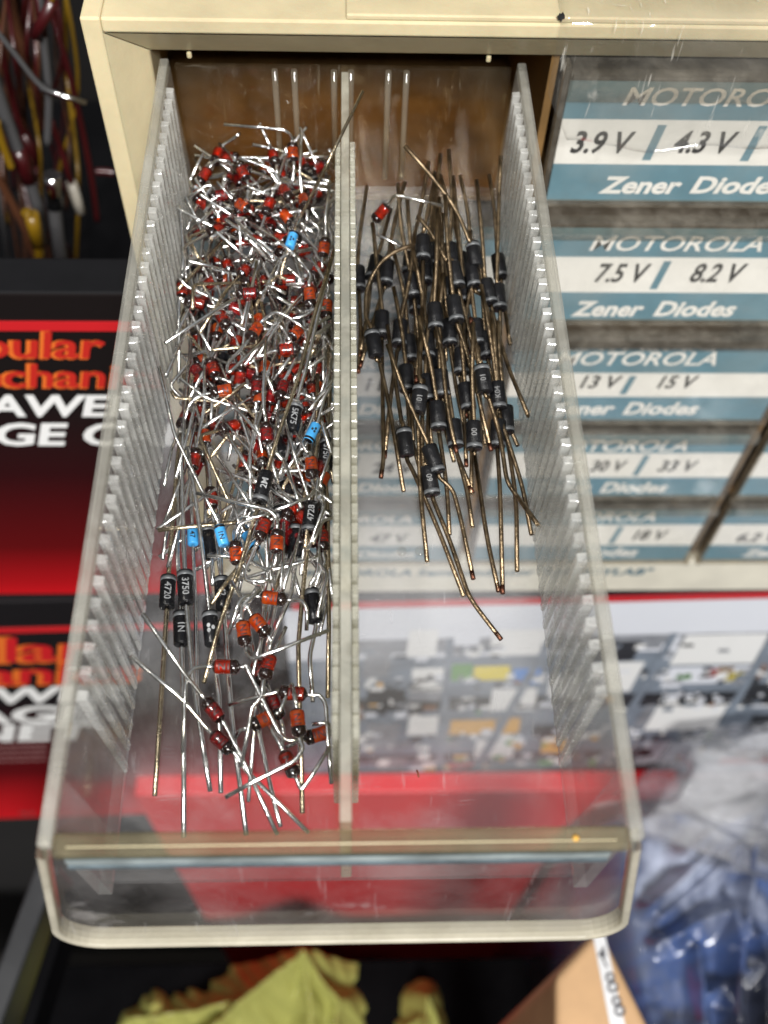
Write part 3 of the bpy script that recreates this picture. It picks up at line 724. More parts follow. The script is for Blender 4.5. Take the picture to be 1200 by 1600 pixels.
def diode(name, kind, c, d, leadA, leadB, label, cat='diode', group=None, mark=None, side=None, lead=None, tip=False, roll=None, fil=1.3):
    """c: body centre (mm), d: axis towards the banded end B; leadA / leadB: points outwards from each end"""
    L, R, lr, bm_, lm = KIND[kind]; lm = lead or lm
    c = Vector(c); d = Vector(d).normalized(); hl = L / 2
    t = empty(name, c, label, cat, group)
    view = -(c.normalized()); xa = view - d * view.dot(d)
    xa = xa.normalized() if xa.length > .05 else d.orthogonal().normalized()
    if roll is not None: xa = Quaternion(d, roll) @ xa
    ya = d.cross(xa); rotm = Matrix((xa, ya, d)).transposed().to_4x4()
    me, rme = body_mesh(kind)
    bo = bpy.data.objects.new('glass_body' if kind in ('orange', 'red', 'crimson') else 'body', me); COL.objects.link(bo); bo.parent = t; bo.matrix_local = rotm
    if kind in ('orange', 'red', 'crimson'):
        so = bpy.data.objects.new('electrode', slug_mesh(kind)); COL.objects.link(so); so.parent = bo
    ro = bpy.data.objects.new('cathode_band', rme); COL.objects.link(ro); ro.parent = bo
    if mark:
        mo = bpy.data.objects.new('marking', mark_mesh(mark, kind)); COL.objects.link(mo); mo.parent = bo
    for s, pts in ((-1, leadA), (1, leadB)):
        st = c + d * s * (hl + .15); first = c + d * s * (hl + 1.0)
        P = [st, first] + [Vector(p) for p in pts]
        if side: P = P[:2] + [inside(p, side) for p in P[2:]]
        P = fillet(P, fil)
        if len(P) < 2: continue
        mb = MB(); mb.tube(P, lr, 8, 0)
        mats = [M[lm]]
        if tip and s == 1 or tip == 2:
            mats.append(M['copper']); k = P[-2].lerp(P[-1], max(0, 1 - 1.6 / max(1.7, (P[-1] - P[-2]).length)))
            mb.tube([k, P[-1] + (P[-1] - k).normalized() * .05], lr * 1.04, 8, 1)
        put('lead', mb, mats, t)
    return t

# pixel crops used while measuring the photograph: (x0, y0, scale)
CR = {1: (200, 120, .30833), 2: (200, 400, .30833), 3: (200, 680, .30833), 4: (180, 960, .325), 5: (540, 220, .26667), 6: (540, 480, .28333), 7: (540, 720, .3)}
def at(k, x, y, h): a = CR[k]; return onF(a[0] + x * a[2], a[1] + y * a[2], h)
GRP = 'loose glass diodes in the left compartment'
def hand(kind, a, b, A, B, label, side='L', mark='1N', name=None, group=None, **k):
    """a, b: measured body ends (crop, x, y, height); A, B: lead points outwards from a and from b"""
    pa, pb = at(*a), at(*b)
    nm = name or {'orange': 'glass_diode', 'red': 'glass_diode', 'crimson': 'glass_diode', 'blue': 'blue_diode', 'black': 'black_diode', 'blackb': 'black_diode', 'rect': 'rectifier_diode'}[kind]
    if group is None: group = 'blue diodes in the left compartment' if kind == 'blue' else 'black diodes in the left compartment' if kind[:5] == 'black' else GRP if side == 'L' else None
    return diode(nm, kind, (pa + pb) / 2, pb - pa, [at(*p) for p in A], [at(*p) for p in B], label, side=side, mark=mark, group=group, **k)

# --- front of the left compartment
hand('crimson', (4, 470, 575, 2.5), (4, 560, 655, 2.0), [(4, 320, 405, 6), (4, 75, 200, 12)], [(4, 620, 740, 1.6), (4, 930, 1050, .6)], 'crimson glass diode nearest the front left, one lead against the left wall')
hand('crimson', (4, 512, 510, 3.8), (4, 432, 408, 4.5), [(4, 610, 690, 2.2), (4, 780, 1060, .6)], [(4, 330, 280, 8), (4, 130, -5, 16)], 'crimson glass diode with its black end up, second from the left wall')
hand('red', (4, 478, 250, 5.5), (4, 590, 252, 5.5), [(4, 375, 255, 6.5), (4, 340, 310, 6.5), (4, 325, 665, 5)], [(4, 625, 240, 6), (4, 660, 310, 5.5), (4, 790, 575, 4.5), (4, 830, 608, 4), (4, 885, 600, 4)], 'red glass diode lying crosswise, left lead bent down at a right angle')
hand('orange', (4, 662, 8, 6.5), (4, 732, 98, 6), [(4, 640, -30, 7), (4, 560, -160, 7)], [(4, 745, 150, 5), (4, 735, 205, 4)], 'orange glass diode tilted right, upper of a touching pair near the front')
hand('orange', (4, 612, 42, 7), (4, 626, 140, 6.5), [(4, 605, -40, 7), (4, 700, -120, 8)], [(4, 650, 215, 7), (4, 690, 205, 8), (4, 1030, 75, 11)], 'orange glass diode with a lead bent up and right to the divider')
hand('red', (4, 745, 212, 6), (4, 722, 292, 6), [(4, 770, 170, 6), (4, 820, 60, 6)], [(4, 708, 395, 5.5), (4, 660, 440, 5), (4, 605, 735, 2)], 'red glass diode with one kinked lead running down to the front')
hand('red', (4, 905, 384, 4), (4, 805, 374, 4), [(4, 980, 385, 4), (4, 1012, 425, 4), (4, 1025, 640, 3), (4, 1040, 815, .6)], [(4, 790, 368, 5), (4, 545, 436, 4)], 'dark red glass diode lying flat, its right lead bent along the divider')
hand('orange', (4, 742, 492, 3), (4, 676, 525, 3), [(4, 790, 470, 4), (4, 850, 330, 5)], [(4, 600, 555, 2.5), (4, 572, 600, 1)], 'orange glass diode half hidden under crossing leads, marked 8', mark='8')
hand('orange', (4, 872, 460, 6.5), (4, 886, 580, 6), [(4, 868, 420, 7), (4, 850, 340, 7)], [(4, 905, 640, 6), (4, 870, 700, 5.5), (4, 690, 790, 4.5), (4, 530, 880, 3)], 'bright orange glass diode upright near the divider, lead bent back left')
hand('orange', (4, 1008, 568, 2), (4, 935, 590, 2), [(4, 1030, 545, 3), (4, 1024, 520, 4), (4, 945, 528, 4)], [(4, 900, 600, 2), (4, 820, 640, 1)], 'orange glass diode tucked low against the divider at the front')
hand('red', (4, 812, 668, 2.6), (4, 862, 770, 2), [(4, 790, 620, 3), (4, 690, 440, 3)], [(4, 893, 846, 1.5), (4, 930, 800, 2), (4, 1035, 630, 4)], 'red glass diode nearest the front beside the divider, lead folded up')
hand('crimson', (4, 755, 405, 2), (4, 785, 485, 2), [(4, 735, 350, 2), (4, 640, 170, 2)], [(4, 810, 560, 1), (4, 800, 700, 1)], 'dark crimson glass diode under the orange one marked 8')
hand('red', (4, 690, 265, 3), (4, 700, 300, 3), [(4, 670, 200, 3), (4, 640, 60, 3)], [(4, 690, 560, 1), (4, 745, 820, .6), (4, 795, 1020, .5)], 'red glass diode mostly hidden behind a kinked lead, long lead reaching the front')
# --- large black and blue diodes of the left compartment
hand('blackb', (3, 196, 888, 1.6), (3, 206, 702, 1.8), [(4, 215, 500, .8), (4, 190, 872, .5)], [(3, 250, 130, 3), (2, 300, 640, 4)], 'large black diode marked 4720, leftmost of the front group', mark='4720')
hand('black', (3, 296, 868, 4.6), (3, 288, 676, 5), [(4, 372, 300, 3), (4, 410, 560, 1.6), (4, 457, 850, .5)], [(3, 280, 500, 5), (3, 272, 100, 6), (2, 320, 420, 7)], 'large black diode marked 3750, lying on top of the one marked 1N', mark='3750')
hand('black', (4, 320, 158, 1.8), (3, 268, 886, 2.0), [(4, 330, 500, 1), (4, 330, 1072, .5)], [(3, 250, 600, 2.5), (3, 262, 150, 3)], 'large black diode marked 1N, its silver lead reaching the drawer front', mark='1N')
hand('black', (4, 470, 158, 2.0), (3, 412, 886, 2.4), [(4, 500, 400, 1.2), (4, 508, 858, .5)], [(3, 380, 600, 5), (3, 340, 300, 7), (3, 305, 70, 8)], 'large black diode with a three-petal mark on its side', mark='*')
hand('black', (3, 486, 900, 1.8), (3, 472, 704, 2), [(4, 560, 500, 1), (4, 630, 1060, .5)], [(3, 470, 560, 2.5), (3, 455, 180, 4)], 'large black diode behind the petal-marked one, top edge showing', mark='42')
hand('black', (3, 420, 600, 1.8), (3, 400, 485, 2), [(3, 430, 760, 1.4)], [(3, 395, 300, 3)], 'black diode peeping out under the blue diode marked 1N', mark=None)
hand('blackb', (3, 706, 178, 9.5), (3, 662, 352, 8.5), [(2, 745, 955, 11), (2, 868, 600, 14), (2, 935, 330, 16), (2, 1045, -30, 20)], [(3, 560, 690, 6), (3, 460, 973, 4), (4, 425, 330, 3)], 'large black diode with long brassy leads across the middle of the heap', mark='2M')
hand('blackb', (3, 932, 332, 5), (3, 916, 508, 4.5), [(3, 950, 180, 6), (2, 960, 600, 8)], [(3, 885, 800, 3.5), (4, 880, 150, 3), (4, 900, 955, .5)], 'large black diode marked 4728 beside the divider', mark='4728')
hand('black', (2, 826, 905, 7.5), (2, 856, 735, 8.5), [(3, 800, 120, 6), (3, 760, 220, 5)], [(2, 905, 560, 11), (2, 985, 200, 15), (2, 1040, -20, 18)], 'large black diode marked 5K75 right of the heap middle', mark='5K75')
hand('blackb', (3, 1000, 188, 3.5), (3, 1010, 0, 4), [(3, 1012, 400, 3), (3, 1018, 973, 2), (4, 1022, 400, 1)], [(2, 1020, 700, 6), (2, 1015, 400, 8)], 'large black diode standing along the divider, marked 3750 sideways', mark='3750')
hand('black', (4, 960, 20, 1.8), (3, 930, 802, 2), [(4, 935, 200, 1.2), (4, 950, 420, .8)], [(3, 960, 700, 3), (3, 985, 300, 5)], 'black diode low by the divider, behind the bent orange ones', mark=None)
hand('black', (3, 850, 620, 1.8), (3, 850, 450, 2), [(3, 830, 800, 1.4), (4, 700, 240, 1)], [(3, 850, 250, 3)], 'black diode under the one marked 4728, mostly hidden', mark=None)
hand('black', (2, 320, 400, 3), (2, 350, 220, 4), [(2, 330, 600, 2), (3, 330, 200, 1.4)], [(2, 355, 100, 6), (1, 390, 760, 9), (1, 405, 620, 11)], 'dull black diode near the left wall with a thick upright lead', mark=None)
hand('black', (2, 430, 440, 3), (2, 415, 320, 4), [(2, 440, 620, 2)], [(2, 400, 200, 5)], 'black diode sunk in the heap right of the dull one by the left wall', mark=None)
hand('blue', (1, 812, 880, 14), (1, 846, 775, 15), [(1, 780, 970, 11), (2, 770, 140, 9)], [(1, 880, 700, 20), (1, 1010, 440, 32), (1, 1190, 72, 40)], 'blue diode at the rear of the heap, long lead rising over the divider', mark='*', lead='brass')
hand('blue', (2, 958, 845, 7.5), (2, 908, 945, 7), [(2, 1000, 700, 9), (2, 1030, 520, 11)], [(3, 880, 70, 6), (3, 770, 222, 5)], 'blue diode with a round dark emblem beside the divider', mark='*')
hand('blue', (3, 330, 565, 2.4), (3, 325, 452, 2.6), [(3, 340, 800, 1.6), (4, 395, 450, 1), (4, 455, 845, .5)], [(3, 318, 300, 3.5), (3, 305, 60, 4)], 'blue diode marked 47, nearest the left wall', mark='47')
hand('blue', (3, 490, 570, 5), (3, 458, 448, 6), [(3, 560, 640, 4), (3, 620, 690, 3)], [(3, 400, 330, 9), (3, 235, -5, 14), (2, 65, 560, 21)], 'blue diode marked 1N, its long lead leaning to the left wall', mark='1N')
hand('blue', (3, 590, 490, 3), (3, 655, 590, 3), [(3, 560, 440, 4), (3, 520, 300, 5)], [(3, 700, 700, 2), (4, 640, 900, .8)], 'blue diode peeping out beneath a brassy lead', mark=None)
# --- middle of the heap
hand('red', (3, 700, 430, 7.5), (3, 662, 525, 7), [(3, 720, 395, 8), (3, 560, 450, 8), (3, 540, 540, 6)], [(3, 650, 560, 6), (3, 590, 690, 5), (3, 600, 740, 5), (3, 730, 740, 6)], 'red glass diode just below the large brassy-leaded black one')
hand('orange', (3, 752, 590, 8), (3, 756, 488, 8.5), [(3, 740, 660, 7), (3, 715, 690, 6), (3, 580, 620, 5), (3, 400, 610, 6)], [(3, 755, 420, 10), (3, 720, 380, 11), (3, 345, 293, 12)], 'orange glass diode hanging from a long arched silver lead')
hand('orange', (3, 552, 640, 5), (3, 542, 552, 5.5), [(3, 580, 720, 4), (3, 680, 770, 4)], [(3, 540, 480, 7), (3, 600, 425, 8), (3, 730, 395, 9)], 'orange glass diode with a shiny lower half, right of the blue 1N one')
hand('orange', (3, 928, 128, 7), (3, 932, 200, 6.5), [(3, 905, 85, 8), (3, 860, 0, 9)], [(3, 955, 260, 6.5), (3, 925, 312, 7), (3, 745, 382, 9)], 'orange glass diode below the emblem-marked blue one, lead curled left')
hand('orange', (3, 690, 820, 7), (3, 785, 832, 7), [(3, 590, 815, 8), (3, 560, 850, 8), (3, 510, 1010, 6)], [(3, 875, 830, 8), (3, 908, 875, 8), (3, 905, 990, 6)], 'orange glass diode lying crosswise between two leads bent down like a staple')
hand('orange', (2, 668, 345, 12), (2, 612, 425, 12), [(2, 740, 280, 14), (2, 800, 300, 14), (2, 905, 375, 13)], [(2, 500, 550, 12), (2, 505, 600, 12), (2, 705, 410, 14)], 'bright orange glass diode tilted right on top of the heap, marked 1K', mark='1K')
hand('red', (2, 768, 478, 10), (2, 862, 468, 10), [(2, 700, 495, 10), (2, 600, 540, 9)], [(2, 890, 440, 11), (2, 1030, 345, 13)], 'red glass diode lying crosswise right of the one marked 1K')
hand('crimson', (2, 632, 188, 13), (2, 575, 190, 13), [(2, 700, 170, 13), (2, 760, 20, 15)], [(2, 540, 215, 15), (2, 70, 440, 20)], 'crimson glass diode whose straight lead points down to the left wall')
hand('red', (2, 440, 600, 8), (2, 418, 535, 8), [(2, 450, 615, 8), (2, 525, 640, 9)], [(2, 400, 480, 8), (2, 330, 500, 7)], 'red glass diode near the left of the heap with a short stub lead')
hand('orange', (2, 522, 675, 9), (2, 430, 692, 9), [(2, 545, 655, 9), (2, 615, 655, 10)], [(2, 350, 715, 9), (2, 310, 750, 8), (2, 270, 900, 5)], 'orange glass diode lying crosswise, left lead drooping like a hook')
hand('crimson', (2, 706, 940, 10), (2, 700, 858, 10.5), [(2, 720, 1010, 9), (3, 760, 250, 7)], [(2, 688, 790, 12), (2, 685, 700, 13), (2, 700, 415, 16)], 'crimson glass diode with a tall upright lead at the heap middle')
hand('crimson', (2, 790, 645, 8), (2, 770, 720, 8), [(2, 830, 560, 9), (2, 860, 490, 9)], [(2, 740, 800, 7)], 'crimson glass diode deep beside a brassy lead')
hand('crimson', (2, 655, 700, 8), (2, 655, 620, 8), [(2, 640, 800, 7)], [(2, 650, 540, 9), (2, 560, 480, 10)], 'crimson glass diode upright in the heap centre, left of a deep twin')
hand('red', (2, 275, 190, 9), (2, 275, 138, 9.5), [(2, 290, 240, 8), (2, 420, 480, 7)], [(2, 290, 70, 11), (2, 330, 30, 12)], 'red glass diode end touching the left wall at mid heap')
hand('orange', (2, 1008, 238, 10), (2, 1004, 305, 9), [(2, 1020, 160, 11), (2, 930, 10, 14)], [(2, 990, 450, 7), (2, 990, 650, 5)], 'orange glass diode pressed to the divider at mid heap')
hand('red', (2, 470, 300, 10), (2, 500, 352, 10), [(2, 440, 250, 11), (2, 370, 130, 13)], [(2, 520, 330, 10), (2, 600, 380, 10)], 'small-looking red glass diode above two black ones left of centre')
hand('orange', (2, 920, 180, 12), (2, 925, 240, 11), [(2, 930, 100, 13), (2, 840, -20, 15)], [(2, 900, 300, 10), (2, 800, 330, 10)], 'orange glass diode near the divider, upper right of the one marked 1K')
hand('orange', (2, 840, 400, 10.5), (2, 870, 370, 10), [(2, 790, 370, 11), (2, 740, 330, 12)], [(2, 920, 350, 11)], 'orange glass diode partly under crossing leads, above the crosswise red one')
hand('red', (3, 985, 495, 3), (3, 988, 575, 3), [(3, 990, 300, 4)], [(3, 1000, 640, 3), (3, 945, 770, 3)], 'red glass diode squeezed between leads and divider')
# --- rear of the heap
hand('orange', (1, 838, 420, 17), (1, 833, 345, 18), [(1, 842, 470, 16), (1, 830, 560, 14)], [(1, 825, 290, 20), (1, 790, 268, 21), (1, 485, 240, 22)], 'orange glass diode topmost at the rear, lead bent flat to the left')
hand('red', (1, 590, 500, 15), (1, 570, 460, 15.5), [(1, 610, 560, 14), (1, 720, 600, 14)], [(1, 540, 420, 17)], 'red glass diode at the rear left of the heap')
hand('red', (1, 400, 480, 12), (1, 365, 530, 11), [(1, 450, 420, 14), (1, 520, 430, 14)], [(1, 300, 630, 10)], 'dark red glass diode at the far left rear corner', mark=None)
hand('red', (1, 790, 570, 15), (1, 815, 610, 15), [(1, 740, 470, 17), (1, 560, 410, 20)], [(1, 830, 650, 14)], 'red glass diode under the upright grey lead at the rear')
hand('crimson', (1, 480, 600, 14), (1, 445, 605, 14), [(1, 530, 600, 14)], [(1, 430, 550, 15), (1, 395, 550, 15), (1, 285, 630, 13)], 'crimson glass diode at the rear left, lead hooked to the wall')
hand('orange', (1, 590, 660, 14), (1, 555, 635, 14), [(1, 640, 700, 13)], [(1, 530, 620, 14), (1, 450, 530, 17)], 'orange glass diode left rear, behind a bright white-lit lead')
hand('orange', (1, 890, 620, 14), (1, 900, 655, 14), [(1, 870, 500, 17), (1, 880, 290, 22)], [(1, 905, 740, 13)], 'orange glass diode right rear, under two crossing brassy leads')
hand('orange', (1, 990, 890, 12), (1, 998, 840, 12.5), [(1, 985, 970, 11)], [(1, 1000, 720, 15), (1, 1020, 560, 18)], 'orange glass diode beside the divider at the rear of the heap')
hand('red', (1, 640, 830, 13), (1, 690, 840, 13), [(1, 600, 800, 13), (1, 490, 720, 15)], [(1, 760, 845, 14)], 'red glass diode left of the rear blue one', mark='1N')
hand('red', (1, 735, 395, 15), (1, 745, 430, 15), [(1, 720, 350, 16), (1, 665, 235, 20)], [(1, 760, 520, 14)], 'dark red glass diode at the very back by the upright leads', mark=None)

# --- the dense tangle
def heapH(y): return 1.6 + 12.5 * min(1, max(0, (y - 92) / 85))
TB = 'black diode sunk among the glass ones in the left heap, hardly showing'
TL = 'glass diode buried in the dense tangle filling the rear of the left compartment'
for i in range(182):
    y = 202 - 102 * rnd.random() ** 1.0
    x = U(-33.5, -4.5)
    if x < -17 and y < 118: x = U(-16, -4.5)
    z = FLOOR + 1.3 + (heapH(y) - 1.0) * rnd.random() ** .95 * .8
    ang = rnd.gauss(0, .55) if rnd.random() < .55 else U(-1.57, 1.57)
    d = Vector((math.sin(ang), math.cos(ang), U(-.34, .34))).normalized()
    if rnd.random() < .5: d = -d
    c = Vector((x, y, z)); k = rnd.choice(['orange', 'red', 'red', 'crimson']) if i % 13 else 'black'
    leads = []
    for s in (-1, 1):
        dd = d * s; pts = []; q = c + dd * 2.6
        if rnd.random() < .26:
            q = q + dd * U(.8, 4.5); pts.append(q)
            ax = Vector((U(-1, 1), U(-1, 1), U(-.1, 1.0))); ax = (ax - dd * ax.dot(dd)).normalized()
            nd = (ax + dd * U(-.3, .8)).normalized(); q = q + nd * U(8, 20); pts.append(q)
            if rnd.random() < .12: q = q + (nd + Vector((U(-1, 1), U(-1, 1), U(-.4, .4)))).normalized() * U(3, 8); pts.append(q)
        else:
            q1 = q + dd * U(7, 15); pts.append(q1); q2 = q1 + (dd + Vector((U(-.1, .1), U(-.1, .1), U(-.08, .12)))).normalized() * U(5, 15); pts.append(q2)
        for p in pts: p.z = min(p.z, FLOOR + heapH(min(p.y, 195)) + 3.2)
        leads.append(pts)
    diode('glass_diode' if k != 'black' else 'black_diode', k, c, d, leads[0], leads[1], TL if k != 'black' else TB, group=GRP if k != 'black' else 'black diodes in the left compartment', side='L', lead='brass' if rnd.random() < .12 else None, roll=U(0, 6.28))

# long-leaded ones lying lengthwise along the left wall
for i in range(16):
    x = U(-33, -13); y = U(108, 150); z = FLOOR + U(1.6, 4.5 + heapH(y) * .45); tx = U(-.16, .16)
    d = Vector((tx, 1, U(-.04, .10))).normalized(); c = Vector((x, y, z)); k = rnd.choice(['orange', 'red', 'red', 'crimson'])
    A = [c - d * U(10, 14), c - d * U(18, 27) + Vector((U(-3, 3), 0, -1.5))]; B = [c + d * U(9, 13) + Vector((0, 0, .6)), c + d * U(18, 27) + Vector((U(-3, 3), 0, U(1, 5)))]
    diode('glass_diode', k, c, d, A, B, 'glass diode with long straight leads lying lengthwise near the left wall', group=GRP, side='L', roll=U(0, 6.28), lead='brass' if i % 5 == 0 else None)

# --- the right compartment: black rectifiers with tarnished leads
RL = 'black diode with tarnished leads, packed inside the right bundle'
RG = 'black diodes bundled in the right compartment'
def full(u, v, h): return onF(u, v, h)
def rect(u, v, h, tilt, label=None, up=None, dn=None, mark=None, flip=False, tip=None):
    c = onF(u, v, h)
    # axis: image direction (tilt, 1) laid on the heap's surface
    q = onF(u + tilt * 20, v + 20, h - .8); d = (q - c).normalized()
    A = [at(*p) for p in up] if up else None; B = [at(*p) for p in dn] if dn else None
    def auto(s):
        dd = (d * s + Vector((U(-.10, .10), 0, U(-.03, .10) if s < 0 else U(-.12, 0)))).normalized(); L1 = U(9, 13); L2 = U(9, 14)
        p1 = c + dd * (2.6 + L1); dd2 = (dd + Vector((U(-.16, .16), 0, U(-.08, .1)))).normalized()
        return [p1, p1 + dd2 * L2]
    A = A or auto(-1); B = B or auto(1)
    if flip: A, B, d = B, A, -d
    diode('rectifier_diode', 'rect', c, d, A, B, label or RL, group=RG, mark=mark, side='R', tip=(rnd.random() < .45) if tip is None else tip, fil=5)
rect(661, 388, 11, 0, 'black diode standing highest at the rear of the right bundle', [(5, 460, 520, 13), (5, 515, 260, 17)], [(5, 452, 900, 9), (6, 420, 100, 8), (6, 390, 415, 6)])
rect(560, 436, 2, .05, 'black diode half hidden behind the divider on its right side')
rect(585, 419, 3, -.25, 'black diode at the left rear of the right bundle, tilted left', [(5, 200, 640, 4), (5, 265, 400, 6)])
rect(604, 427, 5, -.1, 'black diode over the left rear one of the right bundle', None, [(5, 230, 840, 4), (5, 160, 1070, 3), (6, 80, 330, 2)])
rect(644, 447, 6, .15)
rect(712, 431, 11, .22, 'ring-ended black diode on top, its upper lead leaning left', [(5, 590, 700, 12), (5, 490, 520, 14), (5, 420, 440, 15)], None)
rect(741, 399, 11, .15, 'black diode at the rear whose upper lead crosses far to the left', [(5, 730, 600, 13), (5, 650, 400, 16), (5, 500, 200, 20), (5, 345, 30, 24)], None, flip=True)
rect(739, 431, 9, .15, None, None, [(5, 800, 900, 7), (5, 850, 1120, 6)])
rect(763, 457, 8, .22, 'black diode near the right wall with a long brassy lower lead', None, [(6, 830, 110, 6), (6, 900, 340, 5), (6, 1008, 600, 10)])
rect(780, 417, 4, .15, 'black diode at the right wall, rearmost there')
rect(779, 465, 7, .1, 'black diode at the right wall with a bright upright lead', [(5, 885, 840, 9), (5, 900, 300, 15), (5, 910, 90, 19)], None)
rect(711, 484, 10, .15, None, None, [(6, 640, 160, 8), (6, 710, 400, 6), (6, 802, 790, 3)], tip=True)
rect(680, 495, 9, .05, None, None, [(6, 530, 250, 8), (6, 560, 560, 5), (6, 612, 800, 3)], tip=True)
rect(597, 507, 4, 0, 'black diode left of the right bundle, behind a closer one', None, [(6, 200, 180, 3), (6, 210, 840, 1.2), (6, 195, 940, .6)], tip=True)
rect(625, 521, 4, -.08, 'black diode at the left of the right bundle, lower lead slanting left', None, [(6, 285, 240, 3), (6, 250, 480, 2), (6, 215, 830, 1)])
rect(584, 537, 7, .18, 'black diode nearest the divider, with a curved lead looping over it', [(6, 110, 60, 8), (5, 120, 860, 10), (5, 200, 710, 13), (5, 300, 640, 14), (5, 400, 610, 14)], [(6, 185, 290, 5), (6, 245, 560, 3), (6, 320, 1015, .6)], flip=True)
rect(635, 592, 2.5, .05)
rect(655, 624, 7, -.12, 'black diode with a grey band at its top, centre left of the right bundle', [(6, 405, 380, 8), (6, 425, 0, 11)], [(6, 400, 650, 5), (6, 410, 1000, 2), (7, 425, 525, .6)], mark='10', flip=True)
rect(684, 650, 4, .08, 'black diode with a grey band low, centre of the right bundle', None, [(6, 520, 720, 3), (7, 530, 150, 1.5), (7, 541, 385, .6)], flip=False)
rect(755, 592, 8, .14, 'banded black diode right of centre whose lower lead curls right', [(6, 735, 300, 9), (6, 690, 60, 11)], [(6, 790, 500, 6), (6, 850, 690, 4), (7, 840, 110, 2.5), (7, 900, 195, 2), (7, 1072, 330, 11)], mark='10', flip=True)
rect(778, 619, 5, .1, None, None, [(6, 850, 600, 4), (6, 930, 840, 2.5), (7, 925, 150, 1.5), (7, 978, 385, .6)], mark='K04')
rect(633, 691, 2.4, .12, 'black diode at the lower left of the right bundle with a pale band on top', [(6, 310, 640, 3), (6, 270, 380, 4), (6, 230, 100, 5)], [(7, 345, 40, 1.5), (7, 420, 210, 1), (7, 500, 400, .7), (7, 615, 705, .5)], flip=True)
rect(677, 718, 4, .35, 'tilted black diode near the bottom of the right bundle', None, [(7, 560, 150, 2), (7, 600, 300, 1.2), (7, 665, 615, .6)], tip=True)
rect(672, 752, 2.2, .18, 'lowest black diode of the right bundle, lead ending in a bent tip', [(6, 430, 880, 3), (6, 420, 700, 4), (6, 430, 400, 6)], [(7, 480, 260, 1.2), (7, 545, 420, .9), (7, 640, 700, .6), (7, 690, 775, .6), (7, 810, 930, .5)], tip=True, mark='60', flip=False)
rect(741, 681, 3.5, .02, 'black diode near the bottom right of the right bundle, lettered along its side', None, [(6, 712, 810, 2), (7, 735, 400, 1), (7, 797, 680, .5)], tip=True, mark='00')
rect(721, 565, 3, 0); rect(686, 568, 3, .08)
rect(778, 678, 2.4, -.02, None, None, [(7, 805, 150, 1.4), (7, 818, 690, .5)], tip=True)
rect(710, 678, 2, .12); rect(791, 656, 2.2, .05, None, None, [(7, 890, 200, 1), (7, 893, 575, .5)])
rect(667, 607, 3, .08); rect(690, 430, 5, .05); rect(665, 425, 4, .0); rect(700, 455, 6, .1); rect(726, 455, 5, .1); rect(650, 470, 3, 0); rect(702, 520, 4, .08)
rect(745, 520, 5, .12); rect(668, 540, 5, .02); rect(760, 540, 4, .12); rect(722, 500, 3, .1); rect(640, 545, 2.2, .12); rect(730, 620, 2.5, .15); rect(690, 600, 5, .1)
rect(705, 400, 6, .08); rect(722, 415, 4, .12); rect(640, 410, 3, -.1); rect(676, 400, 3, .05)
hand('red', (5, 232, 395, 13), (5, 180, 455, 11), [(5, 285, 318, 16), (5, 400, 340, 16), (5, 572, 382, 15)], [(5, 160, 510, 9), (5, 175, 545, 8), (5, 390, 650, 7)], 'single red glass diode among the black ones in the right compartment', side='R', mark=None)
# ------------------------------------------------------------------ things around: bags, carton, crate
def crumple(name, label, cat, center, rad, mats, seed, amp=.22, fold=(1, 1, 1), sub=6, squash=(1, 1, 1), tip=None, freq=1.6, smooth=True):
    bm = bmesh.new(); bmesh.ops.create_icosphere(bm, subdivisions=sub, radius=1)
    mb = MB(); off = Vector((seed * 7.3, seed * 3.1, seed * 1.7))
    for v in bm.verts:
        p = v.co.copy(); q = Vector((p.x * fold[0], p.y * fold[1], p.z * fold[2])) + off
        q = q + Vector((mn.noise(q * 1.5), mn.noise(q * 1.5 + Vector((9, 0, 0))), mn.noise(q * 1.5 + Vector((0, 9, 0))))) * .35
        d1, _ = mn.voronoi(q * freq); d2, _ = mn.voronoi(q * freq * 2.3); d3, _ = mn.voronoi(q * freq * 5)
        k = 1 + amp * (1.0 * d1[0] - .35 * min(.6, d1[1] - d1[0]) + .22 * d2[0] + .05 * d3[0] - .65)
        if tip:
            for td in tip:
                tdir = Vector(td[:3]).normalized(); a = max(0, p.normalized().dot(tdir)); k += td[3] * a ** td[4]
        mb.v.append(Vector(center) + Vector((p.x * squash[0], p.y * squash[1], p.z * squash[2])) * (k * rad))
    for p in mb.v: p.z = max(p.z, GZ + .5)
    mb.f = [[v.index for v in f.verts] for f in bm.faces]; mb.m = [0] * len(mb.f); mb.sm = [smooth] * len(mb.f); bm.free()
    o = put(name, mb, mats); tag(o, label, cat); return o
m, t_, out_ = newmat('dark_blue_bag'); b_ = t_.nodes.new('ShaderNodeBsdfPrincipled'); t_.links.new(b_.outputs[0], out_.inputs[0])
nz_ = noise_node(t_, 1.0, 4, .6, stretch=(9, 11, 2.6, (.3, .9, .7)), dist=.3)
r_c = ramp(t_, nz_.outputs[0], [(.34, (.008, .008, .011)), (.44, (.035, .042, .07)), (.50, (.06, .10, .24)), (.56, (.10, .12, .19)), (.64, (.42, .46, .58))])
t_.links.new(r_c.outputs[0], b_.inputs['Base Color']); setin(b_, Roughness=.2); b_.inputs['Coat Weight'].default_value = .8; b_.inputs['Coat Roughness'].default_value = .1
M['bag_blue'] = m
M['bag_clear'] = clear('crinkled_clear_bag', (.90, .90, .91), .06, .85, 16, .09, 0, hcol=(.86, .87, .9), bump=.35, bscale=35)
M['bag_yellow'] = clear('yellow_bag', (.80, .78, .40), .88, .98, 30, .2, 0, hcol=(.56, .56, .17), bump=.8, bscale=60, refl=.5)
